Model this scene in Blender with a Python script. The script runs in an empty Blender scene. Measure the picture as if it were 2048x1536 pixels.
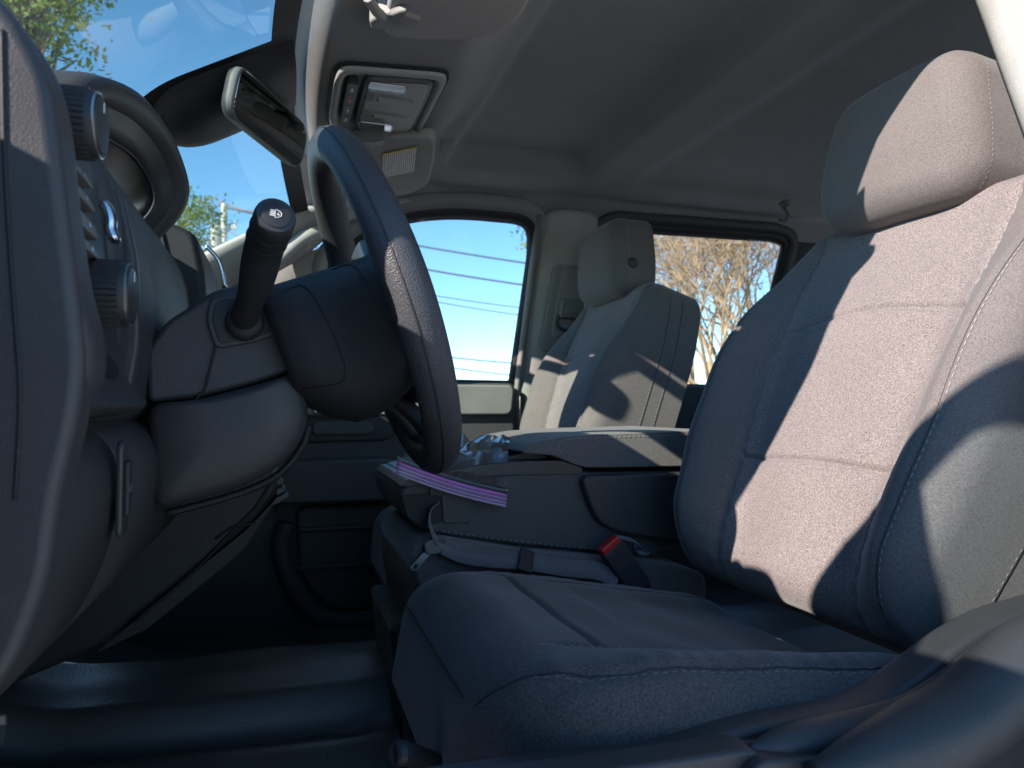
import bpy, bmesh, math, random
from mathutils import Vector, Matrix
random.seed(7)
S = bpy.context.scene
COL = S.collection

# ------------------------------------------------------------------ camera, sky, sun, exposure
# x runs towards the tailgate, y towards the passenger side, z up; the eye is the origin.
FPX = 1440.0
YAW = math.radians(17.5)
PITCH = math.atan(47 / 1440)
cam_d = bpy.data.cameras.new('camera')
cam = bpy.data.objects.new('camera', cam_d)
COL.objects.link(cam)
cam_d.sensor_width = 36
cam_d.lens = 36 * FPX / 2048
cam_d.clip_start = 0.02
cam_d.clip_end = 2000
cam_d.dof.use_dof = True
cam_d.dof.focus_distance = 0.76
cam_d.dof.aperture_fstop = 11.0
cam.rotation_euler = (math.pi / 2 + PITCH, 0, -YAW)
S.camera = cam

SUN_L = Vector((1.0, 0.468, -0.583)).normalized()       # the way the light travels
world = bpy.data.worlds.new('World')
S.world = world
world.use_nodes = True
wn = world.node_tree.nodes
sky = wn.new('ShaderNodeTexSky')
sky.sky_type = 'NISHITA'
sky.sun_disc = False
sky.sun_elevation = math.asin(-SUN_L.z)
sky.sun_rotation = math.atan2(-SUN_L.x, -SUN_L.y)
sky.altitude = 1500
sky.air_density = 1.0
sky.dust_density = 0.0
sky.ozone_density = 3.0
hsv = wn.new('ShaderNodeHueSaturation'); hsv.inputs['Saturation'].default_value = 1.13; hsv.inputs['Hue'].default_value = .493
world.node_tree.links.new(sky.outputs[0], hsv.inputs['Color'])
world.node_tree.links.new(hsv.outputs[0], wn['Background'].inputs[0])
wn['Background'].inputs[1].default_value = 0.088

sun_d = bpy.data.lights.new('sun', 'SUN')
sun = bpy.data.objects.new('sun', sun_d)
COL.objects.link(sun)
sun_d.energy = 2.6
sun_d.angle = math.radians(0.5)
sun_d.color = (1.0, 0.90, 0.82)
sun.rotation_euler = SUN_L.to_track_quat('-Z', 'Y').to_euler()

S.view_settings.view_transform = 'Standard'
S.view_settings.look = 'None'
S.view_settings.gamma = 1
S.view_settings.exposure = 1.82
S.render.engine = 'CYCLES'
S.cycles.use_denoising = True
S.cycles.max_bounces = 9
S.cycles.diffuse_bounces = 5
S.cycles.transparent_max_bounces = 16
S.cycles.sample_clamp_indirect = 6
S.cycles.caustics_reflective = False
S.cycles.caustics_refractive = False

# ------------------------------------------------------------------ helpers
_d = Vector((math.sin(YAW) * math.cos(PITCH), math.cos(YAW) * math.cos(PITCH), math.sin(PITCH)))
_r = Vector((math.cos(YAW), -math.sin(YAW), 0))
_u = _r.cross(_d)
def _ray(u, v): return _d + _r * ((u - 1024) / FPX) - _u * ((v - 768) / FPX)
def at(u, v, y):                     # point of the photograph at lateral distance y
    k = _ray(u, v); return k * (y / k.y)
def atz(u, v, z):
    k = _ray(u, v); return k * (z / k.z)
def xz(u, v, y):
    p = at(u, v, y); return (p.x, p.z)

def lerp(a, b, t): return a + (b - a) * t
def sm(a, b, x):
    t = max(0.0, min(1.0, (x - a) / (b - a))); return t * t * (3 - 2 * t)

def crv(pts, n=6, closed=False):
    P = [tuple(p) for p in pts]; m = len(P); out = []
    rng = range(m) if closed else range(m - 1)
    for i in rng:
        if closed: p0, p1, p2, p3 = P[(i - 1) % m], P[i], P[(i + 1) % m], P[(i + 2) % m]
        else: p0, p1, p2, p3 = P[max(i - 1, 0)], P[i], P[i + 1], P[min(i + 2, m - 1)]
        for k in range(n):
            t = k / n
            out.append(tuple(0.5 * (2 * b + (c - a) * t + (2 * a - 5 * b + 4 * c - d) * t * t + (3 * b - a - 3 * c + d) * t ** 3)
                             for a, b, c, d in zip(p0, p1, p2, p3)))
    if not closed: out.append(P[-1])
    return out

def tag(o, label=None, cat=None, group=None, kind=None):
    if label: o['label'] = label
    if cat: o['category'] = cat
    if group: o['group'] = group
    if kind: o['kind'] = kind
    return o

def put(o, parent):
    if parent is not None:
        o.parent = parent
        q = parent; inv = Matrix.Identity(4)
        chain = []
        while q is not None:
            chain.append(q); q = q.parent
        root = chain[-1]
        if len(chain) == 1: inv = Matrix.Translation(-root.location)
        o.matrix_parent_inverse = inv
    COL.objects.link(o)
    return o

def thing(name, loc, label, cat, group=None):
    o = bpy.data.objects.new(name, None)
    o.empty_display_size = 0.05
    o.location = loc
    COL.objects.link(o)
    return tag(o, label, cat, group)

def obj(name, verts, faces, mat, parent=None, bev=0, seg=3, sub=0, sharp=35, solid=0, soff=0, bang=30):
    me = bpy.data.meshes.new(name)
    me.from_pydata([tuple(v) for v in verts], [], faces)
    me.update()
    bm = bmesh.new(); bm.from_mesh(me)
    bmesh.ops.remove_doubles(bm, verts=bm.verts, dist=1e-6)
    bmesh.ops.recalc_face_normals(bm, faces=bm.faces)
    bm.to_mesh(me); bm.free()
    for p in me.polygons: p.use_smooth = True
    if sharp and not sub: me.set_sharp_from_angle(angle=math.radians(sharp))
    o = bpy.data.objects.new(name, me)
    for mt in (mat if isinstance(mat, (list, tuple)) else [mat]): me.materials.append(mt)
    if solid:
        md = o.modifiers.new('solid', 'SOLIDIFY'); md.thickness = solid; md.offset = soff
    if bev:
        for p in me.polygons: p.use_smooth = True
        md = o.modifiers.new('bevel', 'BEVEL'); md.width = bev; md.segments = seg
        md.limit_method = 'ANGLE'; md.angle_limit = math.radians(bang); md.harden_normals = False
        me.set_sharp_from_angle(angle=math.radians(180))
        w = o.modifiers.new('wn', 'WEIGHTED_NORMAL'); w.keep_sharp = False; w.weight = 60
    if sub:
        md = o.modifiers.new('sub', 'SUBSURF'); md.levels = sub; md.render_levels = sub
    return put(o, parent)

def gridmesh(G, close_u=False):
    nv, nu = len(G), len(G[0])
    V = [p for row in G for p in row]; F = []
    for j in range(nv - 1):
        for i in range(nu if close_u else nu - 1):
            a = j * nu + i; b = j * nu + (i + 1) % nu
            F.append((a, b, b + nu, a + nu))
    return V, F

def lofted(name, rings, mat, parent=None, caps=(1, 1), **k):
    V, F = gridmesh(rings, True)
    n = len(rings[0])
    if caps[0]: F.append(tuple(range(n)))
    if caps[1]: F.append(tuple(len(V) - n + i for i in range(n)))
    return obj(name, V, F, mat, parent, **k)

def sheet(name, G, mat, parent=None, **k):
    V, F = gridmesh(G); return obj(name, V, F, mat, parent, **k)

def prism(name, prof, y0, y1, mat, parent=None, **k):       # (x, z) outline pulled along y
    return lofted(name, [[(p[0], y0, p[1]) for p in prof], [(p[0], y1, p[1]) for p in prof]], mat, parent, **k)

def box(name, c, s, mat, parent=None, rot=None, **k):
    R = rot if rot is not None else Matrix.Identity(3)
    V = []
    for sx in (-.5, .5):
        for sy in (-.5, .5):
            for sz in (-.5, .5):
                V.append(Vector(c) + R @ Vector((s[0] * sx, s[1] * sy, s[2] * sz)))
    F = [(0, 1, 3, 2), (4, 6, 7, 5), (0, 4, 5, 1), (2, 3, 7, 6), (0, 2, 6, 4), (1, 5, 7, 3)]
    return obj(name, V, F, mat, parent, **k)

def frames(pts, up=None):
    P = [Vector(p) for p in pts]; n = len(P); out = []
    for i in range(n):
        t = (P[min(i + 1, n - 1)] - P[max(i - 1, 0)]).normalized()
        if i == 0:
            a = Vector(up) if up is not None else (Vector((0, 0, 1)) if abs(t.z) < .9 else Vector((1, 0, 0)))
        elif up is not None: a = Vector(up)
        else: a = prev
        nrm = (a - t * a.dot(t))
        nrm = nrm.normalized() if nrm.length > 1e-6 else Vector((1, 0, 0))
        prev = nrm
        out.append((P[i], t, nrm, t.cross(nrm)))
    return out

def tube_rings(pts, r, n=12, sx=1, sy=1, up=None):
    fr = frames(pts, up); R = []
    for i, (p, t, a, b) in enumerate(fr):
        rr = r[i] if isinstance(r, (list, tuple)) else r
        R.append([p + a * (math.cos(2 * math.pi * k / n) * rr * sx) + b * (math.sin(2 * math.pi * k / n) * rr * sy) for k in range(n)])
    return R
def tube(name, pts, r, mat, parent=None, n=12, **k):
    kk = {q: k.pop(q) for q in ('sx', 'sy', 'up') if q in k}
    return lofted(name, tube_rings(pts, r, n, **kk), mat, parent, **k)

def ribbon(name, pts, width_dir, w, th, mat, parent=None, **k):   # a strap
    R = []
    for p, t, a, b in frames(pts, width_dir):
        R.append([p + a * (w / 2) + b * th / 2, p - a * (w / 2) + b * th / 2, p - a * (w / 2) - b * th / 2, p + a * (w / 2) - b * th / 2])
    return lofted(name, R, mat, parent, **k)

def disc_stack(name, c, axis, prof, mat, parent=None, n=32, **k):   # lathe: prof = [(along, radius)]
    ax = Vector(axis).normalized()
    a = ax.orthogonal().normalized(); b = ax.cross(a)
    R = [[Vector(c) + ax * l + a * (math.cos(2 * math.pi * i / n) * r) + b * (math.sin(2 * math.pi * i / n) * r) for i in range(n)] for l, r in prof]
    return lofted(name, R, mat, parent, **k)

def plate(name, pts2, o, ex, ey, th, mat, parent=None, **k):   # outline in the plane (ex, ey), thickness along ex x ey
    o = Vector(o); ex = Vector(ex).normalized(); ey = Vector(ey).normalized(); n = ex.cross(ey)
    return lofted(name, [[o + ex * p[0] + ey * p[1] for p in pts2], [o + ex * p[0] + ey * p[1] + n * th for p in pts2]], mat, parent, **k)

def rrect(w, h, r, n=5):
    out = []
    for cx, cy, a0 in ((w / 2 - r, h / 2 - r, 0), (-w / 2 + r, h / 2 - r, 90), (-w / 2 + r, -h / 2 + r, 180), (w / 2 - r, -h / 2 + r, 270)):
        for i in range(n + 1):
            a = math.radians(a0 + 90 * i / n); out.append((cx + r * math.cos(a), cy + r * math.sin(a)))
    return out

def round_poly(P, r, n=4):              # round the corners of a 2-D outline
    out = []; m = len(P)
    for i in range(m):
        a, b, c = Vector(P[i - 1]), Vector(P[i]), Vector(P[(i + 1) % m])
        rr = r[i] if isinstance(r, (list, tuple)) else r
        d1 = min(rr, (a - b).length * .45); d2 = min(rr, (c - b).length * .45)
        p = b + (a - b).normalized() * d1; q = b + (c - b).normalized() * d2
        for k in range(n + 1):
            t = k / n; s = p * (1 - t) ** 2 + b * (2 * t * (1 - t)) + q * t * t
            out.append((s.x, s.y))
    return out

def stitch(name, path, nrm, mat, parent, pitch=.0080, ln=.0052, r=.0005, lift=.0005):   # small thread dashes along a seam
    P = [Vector(p) for p in path]; V = []; F = []
    N = nrm if callable(nrm) else (lambda p: Vector(nrm))
    acc = 0; i = 0; pos = 0.0
    L = [0]
    for a, b in zip(P, P[1:]): L.append(L[-1] + (b - a).length)
    def pt(s):
        for q in range(len(P) - 1):
            if s <= L[q + 1] or q == len(P) - 2:
                return P[q].lerp(P[q + 1], (s - L[q]) / max(1e-9, L[q + 1] - L[q]))
    s = 0
    while s + ln < L[-1]:
        a, b = pt(s), pt(s + ln); n_ = N(a).normalized(); t = (b - a).normalized(); w = n_.cross(t) * r
        a = a + n_ * lift; b = b + n_ * lift; m = (a + b) / 2 + n_ * r
        k = len(V)
        V += [a, m - t * ln * .3 + w, m - t * ln * .3 - w, m + t * ln * .3 + w, m + t * ln * .3 - w, b, m + n_ * r * .6]
        F += [(k, k + 1, k + 6), (k, k + 6, k + 2), (k + 1, k + 3, k + 6), (k + 2, k + 6, k + 4), (k + 3, k + 5, k + 6), (k + 4, k + 6, k + 5)]
        s += pitch
    o = obj(name, V, F, mat, parent)
    o['kind'] = 'stuff'
    return o

# ------------------------------------------------------------------ materials
def newmat(name):
    m = bpy.data.materials.new(name); m.use_nodes = True
    nt = m.node_tree; return m, nt, nt.nodes['Principled BSDF'], nt.nodes, nt.links
def noise(N, L, co, scale, detail=3, rough=.6):
    t = N.new('ShaderNodeTexNoise'); t.inputs['Scale'].default_value = scale; t.inputs['Detail'].default_value = detail
    t.inputs['Roughness'].default_value = rough
    L.new(co.outputs['Object'], t.inputs['Vector']); return t
def ramp(N, L, src, stops):
    r = N.new('ShaderNodeValToRGB'); e = r.color_ramp.elements
    while len(e) < len(stops): e.new(.5)
    for q, (p, c) in zip(e, stops): q.position = p; q.color = (*c, 1)
    L.new(src, r.inputs[0]); return r
def plastic(name, col, rough=.5, grain=.12, gs=900, spec=.5, var=.12):
    m, nt, b, N, L = newmat(name)
    co = N.new('ShaderNodeTexCoord')
    big = noise(N, L, co, 9, 4)
    r = ramp(N, L, big.outputs[0], [(.3, tuple(c * (1 - var) for c in col)), (.7, tuple(c * (1 + var) for c in col))])
    sp = noise(N, L, co, 170, 2, .5)
    dm = N.new('ShaderNodeMapRange'); dm.inputs[1].default_value = .66; dm.inputs[2].default_value = .80; dm.inputs[3].default_value = 0; dm.inputs[4].default_value = .09
    L.new(sp.outputs[0], dm.inputs[0])
    md = N.new('ShaderNodeMixRGB'); md.inputs[2].default_value = (.35, .33, .30, 1)
    L.new(dm.outputs[0], md.inputs[0]); L.new(r.outputs[0], md.inputs[1]); L.new(md.outputs[0], b.inputs['Base Color'])
    rr = N.new('ShaderNodeMapRange'); rr.inputs[1].default_value = .3; rr.inputs[2].default_value = .7
    rr.inputs[3].default_value = rough - .06; rr.inputs[4].default_value = rough + .08
    L.new(big.outputs[0], rr.inputs[0]); L.new(rr.outputs[0], b.inputs['Roughness'])
    b.inputs['Specular IOR Level'].default_value = spec
    if grain:
        v = N.new('ShaderNodeTexVoronoi'); v.inputs['Scale'].default_value = gs; L.new(co.outputs['Object'], v.inputs['Vector'])
        bp = N.new('ShaderNodeBump'); bp.inputs['Strength'].default_value = grain; bp.inputs['Distance'].default_value = .001
        L.new(v.outputs['Distance'], bp.inputs['Height']); L.new(bp.outputs[0], b.inputs['Normal'])
    return m
def fabric(name, dark, light, scale=420, thr=.5, rough=.95, bump=.35, sheen=.3, weave=0, stretch=(1, 1, 1)):
    m, nt, b, N, L = newmat(name)
    co = N.new('ShaderNodeTexCoord'); mp = N.new('ShaderNodeMapping'); mp.inputs['Scale'].default_value = stretch
    L.new(co.outputs['Object'], mp.inputs[0])
    t = N.new('ShaderNodeTexNoise'); t.inputs['Scale'].default_value = scale; t.inputs['Detail'].default_value = 4; t.inputs['Roughness'].default_value = .75
    L.new(mp.outputs[0], t.inputs['Vector'])
    r = ramp(N, L, t.outputs[0], [(thr - .14, dark), (thr, tuple((a + c) / 2 for a, c in zip(dark, light))), (thr + .14, light)])
    big = noise(N, L, co, 14, 3)
    mx = N.new('ShaderNodeMixRGB'); mx.blend_type = 'MULTIPLY'; mx.inputs[0].default_value = 1
    rb = ramp(N, L, big.outputs[0], [(.3, (.95, .95, .95)), (.7, (1.04, 1.04, 1.04))])
    L.new(r.outputs[0], mx.inputs[1]); L.new(rb.outputs[0], mx.inputs[2]); L.new(mx.outputs[0], b.inputs['Base Color'])
    b.inputs['Roughness'].default_value = rough
    b.inputs['Specular IOR Level'].default_value = .2
    b.inputs['Sheen Weight'].default_value = sheen; b.inputs['Sheen Roughness'].default_value = .4
    h = t.outputs[0]
    if weave:
        wv = N.new('ShaderNodeTexWave'); wv.inputs['Scale'].default_value = weave; wv.inputs['Distortion'].default_value = .6
        wv.bands_direction = 'DIAGONAL'; L.new(co.outputs['Object'], wv.inputs['Vector'])
        wm = N.new('ShaderNodeMath'); wm.operation = 'MULTIPLY'; wm.inputs[1].default_value = .35; L.new(wv.outputs['Fac'], wm.inputs[0])
        ad = N.new('ShaderNodeMath'); ad.operation = 'ADD'; L.new(wm.outputs[0], ad.inputs[0]); L.new(t.outputs[0], ad.inputs[1]); h = ad.outputs[0]
    bp = N.new('ShaderNodeBump'); bp.inputs['Strength'].default_value = bump; bp.inputs['Distance'].default_value = .0015
    L.new(h, bp.inputs['Height']); L.new(bp.outputs[0], b.inputs['Normal'])
    return m
def glass(name, tint, refl=1.0, dirt=0):
    m, nt, b, N, L = newmat(name); N.remove(b)
    out = N['Material Output']; tr = N.new('ShaderNodeBsdfTransparent'); gl = N.new('ShaderNodeBsdfGlossy')
    tr.inputs[0].default_value = (*tint, 1); gl.inputs['Roughness'].default_value = .01
    gl.inputs[0].default_value = (refl, refl, refl, 1)
    lw = N.new('ShaderNodeLayerWeight'); lw.inputs[0].default_value = .5
    pw = N.new('ShaderNodeMath'); pw.operation = 'POWER'; pw.inputs[1].default_value = 5; L.new(lw.outputs['Facing'], pw.inputs[0])
    fr = N.new('ShaderNodeMath'); fr.operation = 'MULTIPLY_ADD'; fr.inputs[1].default_value = .9; fr.inputs[2].default_value = .07; L.new(pw.outputs[0], fr.inputs[0])
    mx = N.new('ShaderNodeMixShader'); L.new(fr.outputs[0], mx.inputs[0]); L.new(tr.outputs[0], mx.inputs[1]); L.new(gl.outputs[0], mx.inputs[2])
    last = mx
    if dirt:                                                   # thin dust film
        co = N.new('ShaderNodeTexCoord'); nz = noise(N, L, co, 5, 6, .65)
        df = N.new('ShaderNodeBsdfTranslucent'); df.inputs[0].default_value = (.8, .8, .8, 1)
        mr = N.new('ShaderNodeMapRange'); mr.inputs[1].default_value = .45; mr.inputs[2].default_value = .8; mr.inputs[3].default_value = 0; mr.inputs[4].default_value = dirt
        L.new(nz.outputs[0], mr.inputs[0])
        m2 = N.new('ShaderNodeMixShader'); L.new(mr.outputs[0], m2.inputs[0]); L.new(mx.outputs[0], m2.inputs[1]); L.new(df.outputs[0], m2.inputs[2]); last = m2
    L.new(last.outputs[0], out.inputs[0])
    return m
def simple(name, col, rough=.4, metal=0, spec=.5):
    m, nt, b, N, L = newmat(name)
    co = N.new('ShaderNodeTexCoord'); nz = noise(N, L, co, 40, 4)
    r = ramp(N, L, nz.outputs[0], [(.3, tuple(c * .93 for c in col)), (.7, tuple(min(1, c * 1.05) for c in col))])
    L.new(r.outputs[0], b.inputs['Base Color'])
    b.inputs['Roughness'].default_value = rough; b.inputs['Metallic'].default_value = metal; b.inputs['Specular IOR Level'].default_value = spec
    return m

M = {}
M['dash'] = plastic('dash_plastic', (.056, .053, .055), .42, .22, 1300)
M['dash_soft'] = plastic('dash_soft_pad', (.055, .054, .058), .55, .30, 800)
M['smooth'] = plastic('smooth_black_plastic', (.045, .045, .048), .38, .05, 1500)
M['matte'] = plastic('matte_black_plastic', (.030, .031, .034), .55, .15, 900)
M['rim'] = plastic('wheel_grip', (.062, .062, .068), .45, .45, 600)
M['screen'] = simple('cluster_lens', (.014, .015, .015), .22, 0, .3)
M['chrome'] = simple('satin_chrome', (.75, .77, .80), .18, 1)
M['silver'] = simple('silver_metal', (.5, .5, .5), .35, 1)
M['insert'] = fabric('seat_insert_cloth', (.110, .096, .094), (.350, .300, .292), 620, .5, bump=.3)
M['bolster'] = fabric('seat_bolster_cloth', (.115, .103, .100), (.235, .208, .200), 750, .5, bump=.28, weave=95)
M['cushion_shaded'] = fabric('shaded_cushion_cloth', (.072, .064, .063), (.165, .146, .142), 560, .52, bump=.3)  # seat cloth darkened: the cushion's shade is put into its colour
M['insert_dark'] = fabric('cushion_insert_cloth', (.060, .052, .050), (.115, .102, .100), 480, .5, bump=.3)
M['thread'] = simple('grey_thread', (.34, .34, .35), .8)
M['head'] = fabric('headliner_cloth', (.275, .275, .27), (.35, .35, .345), 520, .5, bump=.15, sheen=.1)
M['trim'] = plastic('pillar_trim', (.41, .40, .375), .6, .2, 800)
M['trim_dark'] = plastic('dark_door_trim', (.075, .075, .078), .55, .25, 700)
M['trim_mid'] = plastic('mid_grey_trim', (.27, .265, .25), .55, .2, 800)
M['oc'] = plastic('overhead_grey_plastic', (.36, .355, .335), .5, .1, 1200)
M['oc_dark'] = plastic('overhead_dark_plastic', (.17, .168, .16), .5, .1, 1200)
M['seal'] = plastic('rubber_seal', (.018, .018, .019), .6, .1)
M['glass'] = glass('windshield_glass', (.82, .93, .87), .6, .012)
M['sglass'] = glass('side_glass', (.84, .91, .92), .8)
M['lens'] = glass('clear_lens', (.95, .95, .95))
M['belt'] = fabric('belt_webbing', (.13, .13, .14), (.20, .20, .21), 600, .5, bump=.2)
M['red'] = simple('red_button', (.62, .02, .02), .35)
M['white'] = simple('white_print', (.75, .75, .76), .6)
M['floor'] = plastic('vinyl_floor', (.085, .084, .082), .32, .38, 480, spec=.8)
M['paint'] = simple('body_paint', (.55, .55, .56), .25)

def label_mat():
    m, nt, b, N, L = newmat('warning_print')
    co = N.new('ShaderNodeTexCoord'); sp = N.new('ShaderNodeSeparateXYZ'); L.new(co.outputs['UV'], sp.inputs[0])
    w = N.new('ShaderNodeMath'); w.operation = 'MULTIPLY'; w.inputs[1].default_value = 17; L.new(sp.outputs[0], w.inputs[0])
    fr = N.new('ShaderNodeMath'); fr.operation = 'FRACT'; L.new(w.outputs[0], fr.inputs[0])
    g = N.new('ShaderNodeMath'); g.operation = 'GREATER_THAN'; g.inputs[1].default_value = .55; L.new(fr.outputs[0], g.inputs[0])
    nz = N.new('ShaderNodeTexNoise'); nz.inputs['Scale'].default_value = 1; nz.inputs['Detail'].default_value = 3
    mp = N.new('ShaderNodeMapping'); mp.inputs['Scale'].default_value = (17, 60, 1); L.new(co.outputs['UV'], mp.inputs[0]); L.new(mp.outputs[0], nz.inputs['Vector'])
    g2 = N.new('ShaderNodeMath'); g2.operation = 'GREATER_THAN'; g2.inputs[1].default_value = .42; L.new(nz.outputs[0], g2.inputs[0])
    mu = N.new('ShaderNodeMath'); mu.operation = 'MULTIPLY'; L.new(g.outputs[0], mu.inputs[0]); L.new(g2.outputs[0], mu.inputs[1])
    mx = N.new('ShaderNodeMixRGB'); mx.inputs[1].default_value = (.82, .82, .78, 1); mx.inputs[2].default_value = (.12, .12, .12, 1)
    L.new(mu.outputs[0], mx.inputs[0]); L.new(mx.outputs[0], b.inputs['Base Color']); b.inputs['Roughness'].default_value = .6
    return m
M['label'] = label_mat()
M['yellow'] = simple('yellow_print', (.75, .50, .05), .6)

# ------------------------------------------------------------------ the cab: ground, floor, headliner, roof, walls
YC = 1.125                                            # centre line of the cab
def side_y(z):                                        # half width of the side glass: it leans in towards the roof
    return .80 - .18 * max(0, z - .05) / .42

def concrete():
    m, nt, b, N, L = newmat('concrete')
    co = N.new('ShaderNodeTexCoord'); n = noise(N, L, co, 60, 6)
    r = ramp(N, L, n.outputs[0], [(.3, (.42, .41, .385)), (.7, (.54, .53, .505))])
    L.new(r.outputs[0], b.inputs['Base Color']); b.inputs['Roughness'].default_value = .9
    return m
g = obj('ground', [(-400, -400, -1.25), (400, -400, -1.25), (400, 400, -1.25), (-400, 400, -1.25)], [(0, 1, 2, 3)], concrete())
tag(g, kind='structure')

def zfloor(x, y):
    z = -.53
    z += .075 * sm(.92, 1.03, y)                        # first moulded rib beside the tunnel
    z -= .020 * sm(1.035, 1.055, y) * (1 - sm(1.085, 1.11, y)) * (1 - sm(.10, .14, x))
    z += .045 * sm(1.08, 1.125, y)
    z += .016 * math.exp(-((y - 1.055 - .05 * (x + .05)) / .012) ** 2) * (1 - sm(.06, .12, x))
    z += .010 * sm(1.12, 1.2, y)
    z -= .13 * sm(1.27, 1.42, y)
    z += .22 * sm(.15, .6, -x - .12)                    # toe board rises forward
    z += .006 * math.sin(x * 23 + y * 31) * sm(1.1, 1.2, y) * .4
    return z
G = []
for j in range(141):
    y = .30 + 1.62 * j / 140
    G.append([(-.75 + 2.5 * i / 110, y, zfloor(-.75 + 2.5 * i / 110, y)) for i in range(111)])
fl = sheet('floor', G, M['floor'], sharp=0)
tag(fl, 'dark vinyl floor covering with moulded ribs beside the tunnel', kind='structure')

def zhead(x, y):
    dy = abs(y - YC)
    z = .560 - .022 * sm(.36, .55, dy) - .050 * sm(.56, .645, dy)
    front = .482 + .018 * (dy / .6) ** 2 + .036 * (1 - sm(.0, .058, x - .05 * (dy / .6) ** 2))
    bulge = 1 - sm(.225, .335, x - .04 * math.cos(min(1, dy / .35) * math.pi / 2) + .03)
    z = lerp(z, min(z, front), bulge * (1 - .75 * sm(.40, .56, dy)))
    rec = sm(.335, .375, x) * (1 - sm(.655, .697, x)) * (1 - sm(.425, .47, dy))
    z += .042 * rec
    z += .012 * sm(.80, .86, x) * (1 - sm(1.35, 1.42, x)) * (1 - sm(.42, .475, dy))
    return z
G = []
for j in range(121):
    y = .537 + (1.772 - .537) * j / 120
    xf = .05 * ((y - YC) / .6) ** 2
    row = []
    for i in range(181):
        x = xf + (1.75 - xf) * (i / 180) ** 1.15
        row.append((x, y, zhead(x, y)))
    G.append(row)
hl = sheet('headliner', G, M['head'], sharp=0)
tag(hl, 'grey cloth headliner with a recessed panel above the seats', kind='structure')

G = []
for j in range(31):
    y = .525 + (1.79 - .525) * j / 30
    dy = abs(y - YC)
    zt = .64 - .05 * sm(.3, .55, dy) - .07 * sm(.5, .66, dy)
    xf = .05 * ((y - YC) / .6) ** 2 - .012
    G.append([(lerp(xf, 1.8, i / 12), y, lerp(.534 - .10 * sm(.35, .6, dy), zt, sm(0, .15, i / 12))) for i in range(13)])
rf = sheet('roof', G, M['paint'], sharp=0)
tag(rf, kind='structure')

def wall(name, pts, mat):
    o = obj(name, pts, [tuple(range(len(pts)))], mat); tag(o, kind='structure'); return o
wall('firewall', [(-.66, .28, -.6), (-.66, 1.96, -.6), (-.66, 1.96, .20), (-.66, .28, .20)], M['matte'])
wall('wall_rear', [(1.76, .30, -.6), (1.76, 1.95, -.6), (1.76, 1.95, .10), (1.76, .30, .10)], M['trim_dark'])
for z0 in (0,):
    wall('wall_rear_upper', [(1.76, .48, .44), (1.76, 1.77, .44), (1.76, 1.77, .60), (1.76, .48, .60)], M['trim_dark'])
    wall('wall_rear_corner', [(1.76, .33, .10), (1.76, .62, .10), (1.76, .66, .44), (1.76, .48, .44)], M['trim_dark'])
    wall('wall_rear_corner', [(1.76, 1.92, .10), (1.76, 1.63, .10), (1.76, 1.59, .44), (1.76, 1.77, .44)], M['trim_dark'])
rw = obj('rear_window', [(1.765, .62, .10), (1.765, 1.63, .10), (1.765, 1.59, .44), (1.765, .66, .44)], [(0, 1, 2, 3)], M['sglass'])
tag(rw, 'rear window glass behind the back row of the cab', 'window')
# cowl that closes the gap between the dash and the base of the windshield
wall('cowl', [(-.66, .28, .20), (-.66, 1.96, .20), (-.50, 1.92, .12), (-.50, .33, .12)], M['matte'])

# ---- windshield: curved raked pane with a black border
def wz(x, y):
    dy = (y - YC) / .6
    k = lerp(.12, .055, sm(0, .55, -x))
    return .508 + .52 * x - k * dy * dy
def wpt(s, t):                                         # s: 0 header .. 1 base, t: -1 .. 1 across
    hw = lerp(.525, .79, s)
    y = YC + t * hw
    x = lerp(.05 * ((y - YC) / .6) ** 2, -.62, s)
    return (x, y, wz(x, y))
ws = sheet('windshield', [[wpt(i / 24, -1 + 2 * j / 30) for j in range(31)] for i in range(25)], M['glass'], sharp=0)
tag(ws, 'raked windshield glass with a thin film of dust and a black border', 'windshield')
off = Vector((-.52, 0, 1)).normalized() * -.004
def frit(pts_a, pts_b):
    return [[Vector(a) + off for a in pts_a], [Vector(b) + off for b in pts_b]]
sheet('border_band', frit([wpt(-.01, -1 + j / 20) for j in range(41)], [wpt(.042, -1 + j / 20) for j in range(41)]), M['seal'], ws)
for sg in (-1, 1):
    sheet('border_band', frit([wpt(i / 20, sg) for i in range(21)], [wpt(i / 20, sg * .955) for i in range(21)]), M['seal'], ws)

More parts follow.
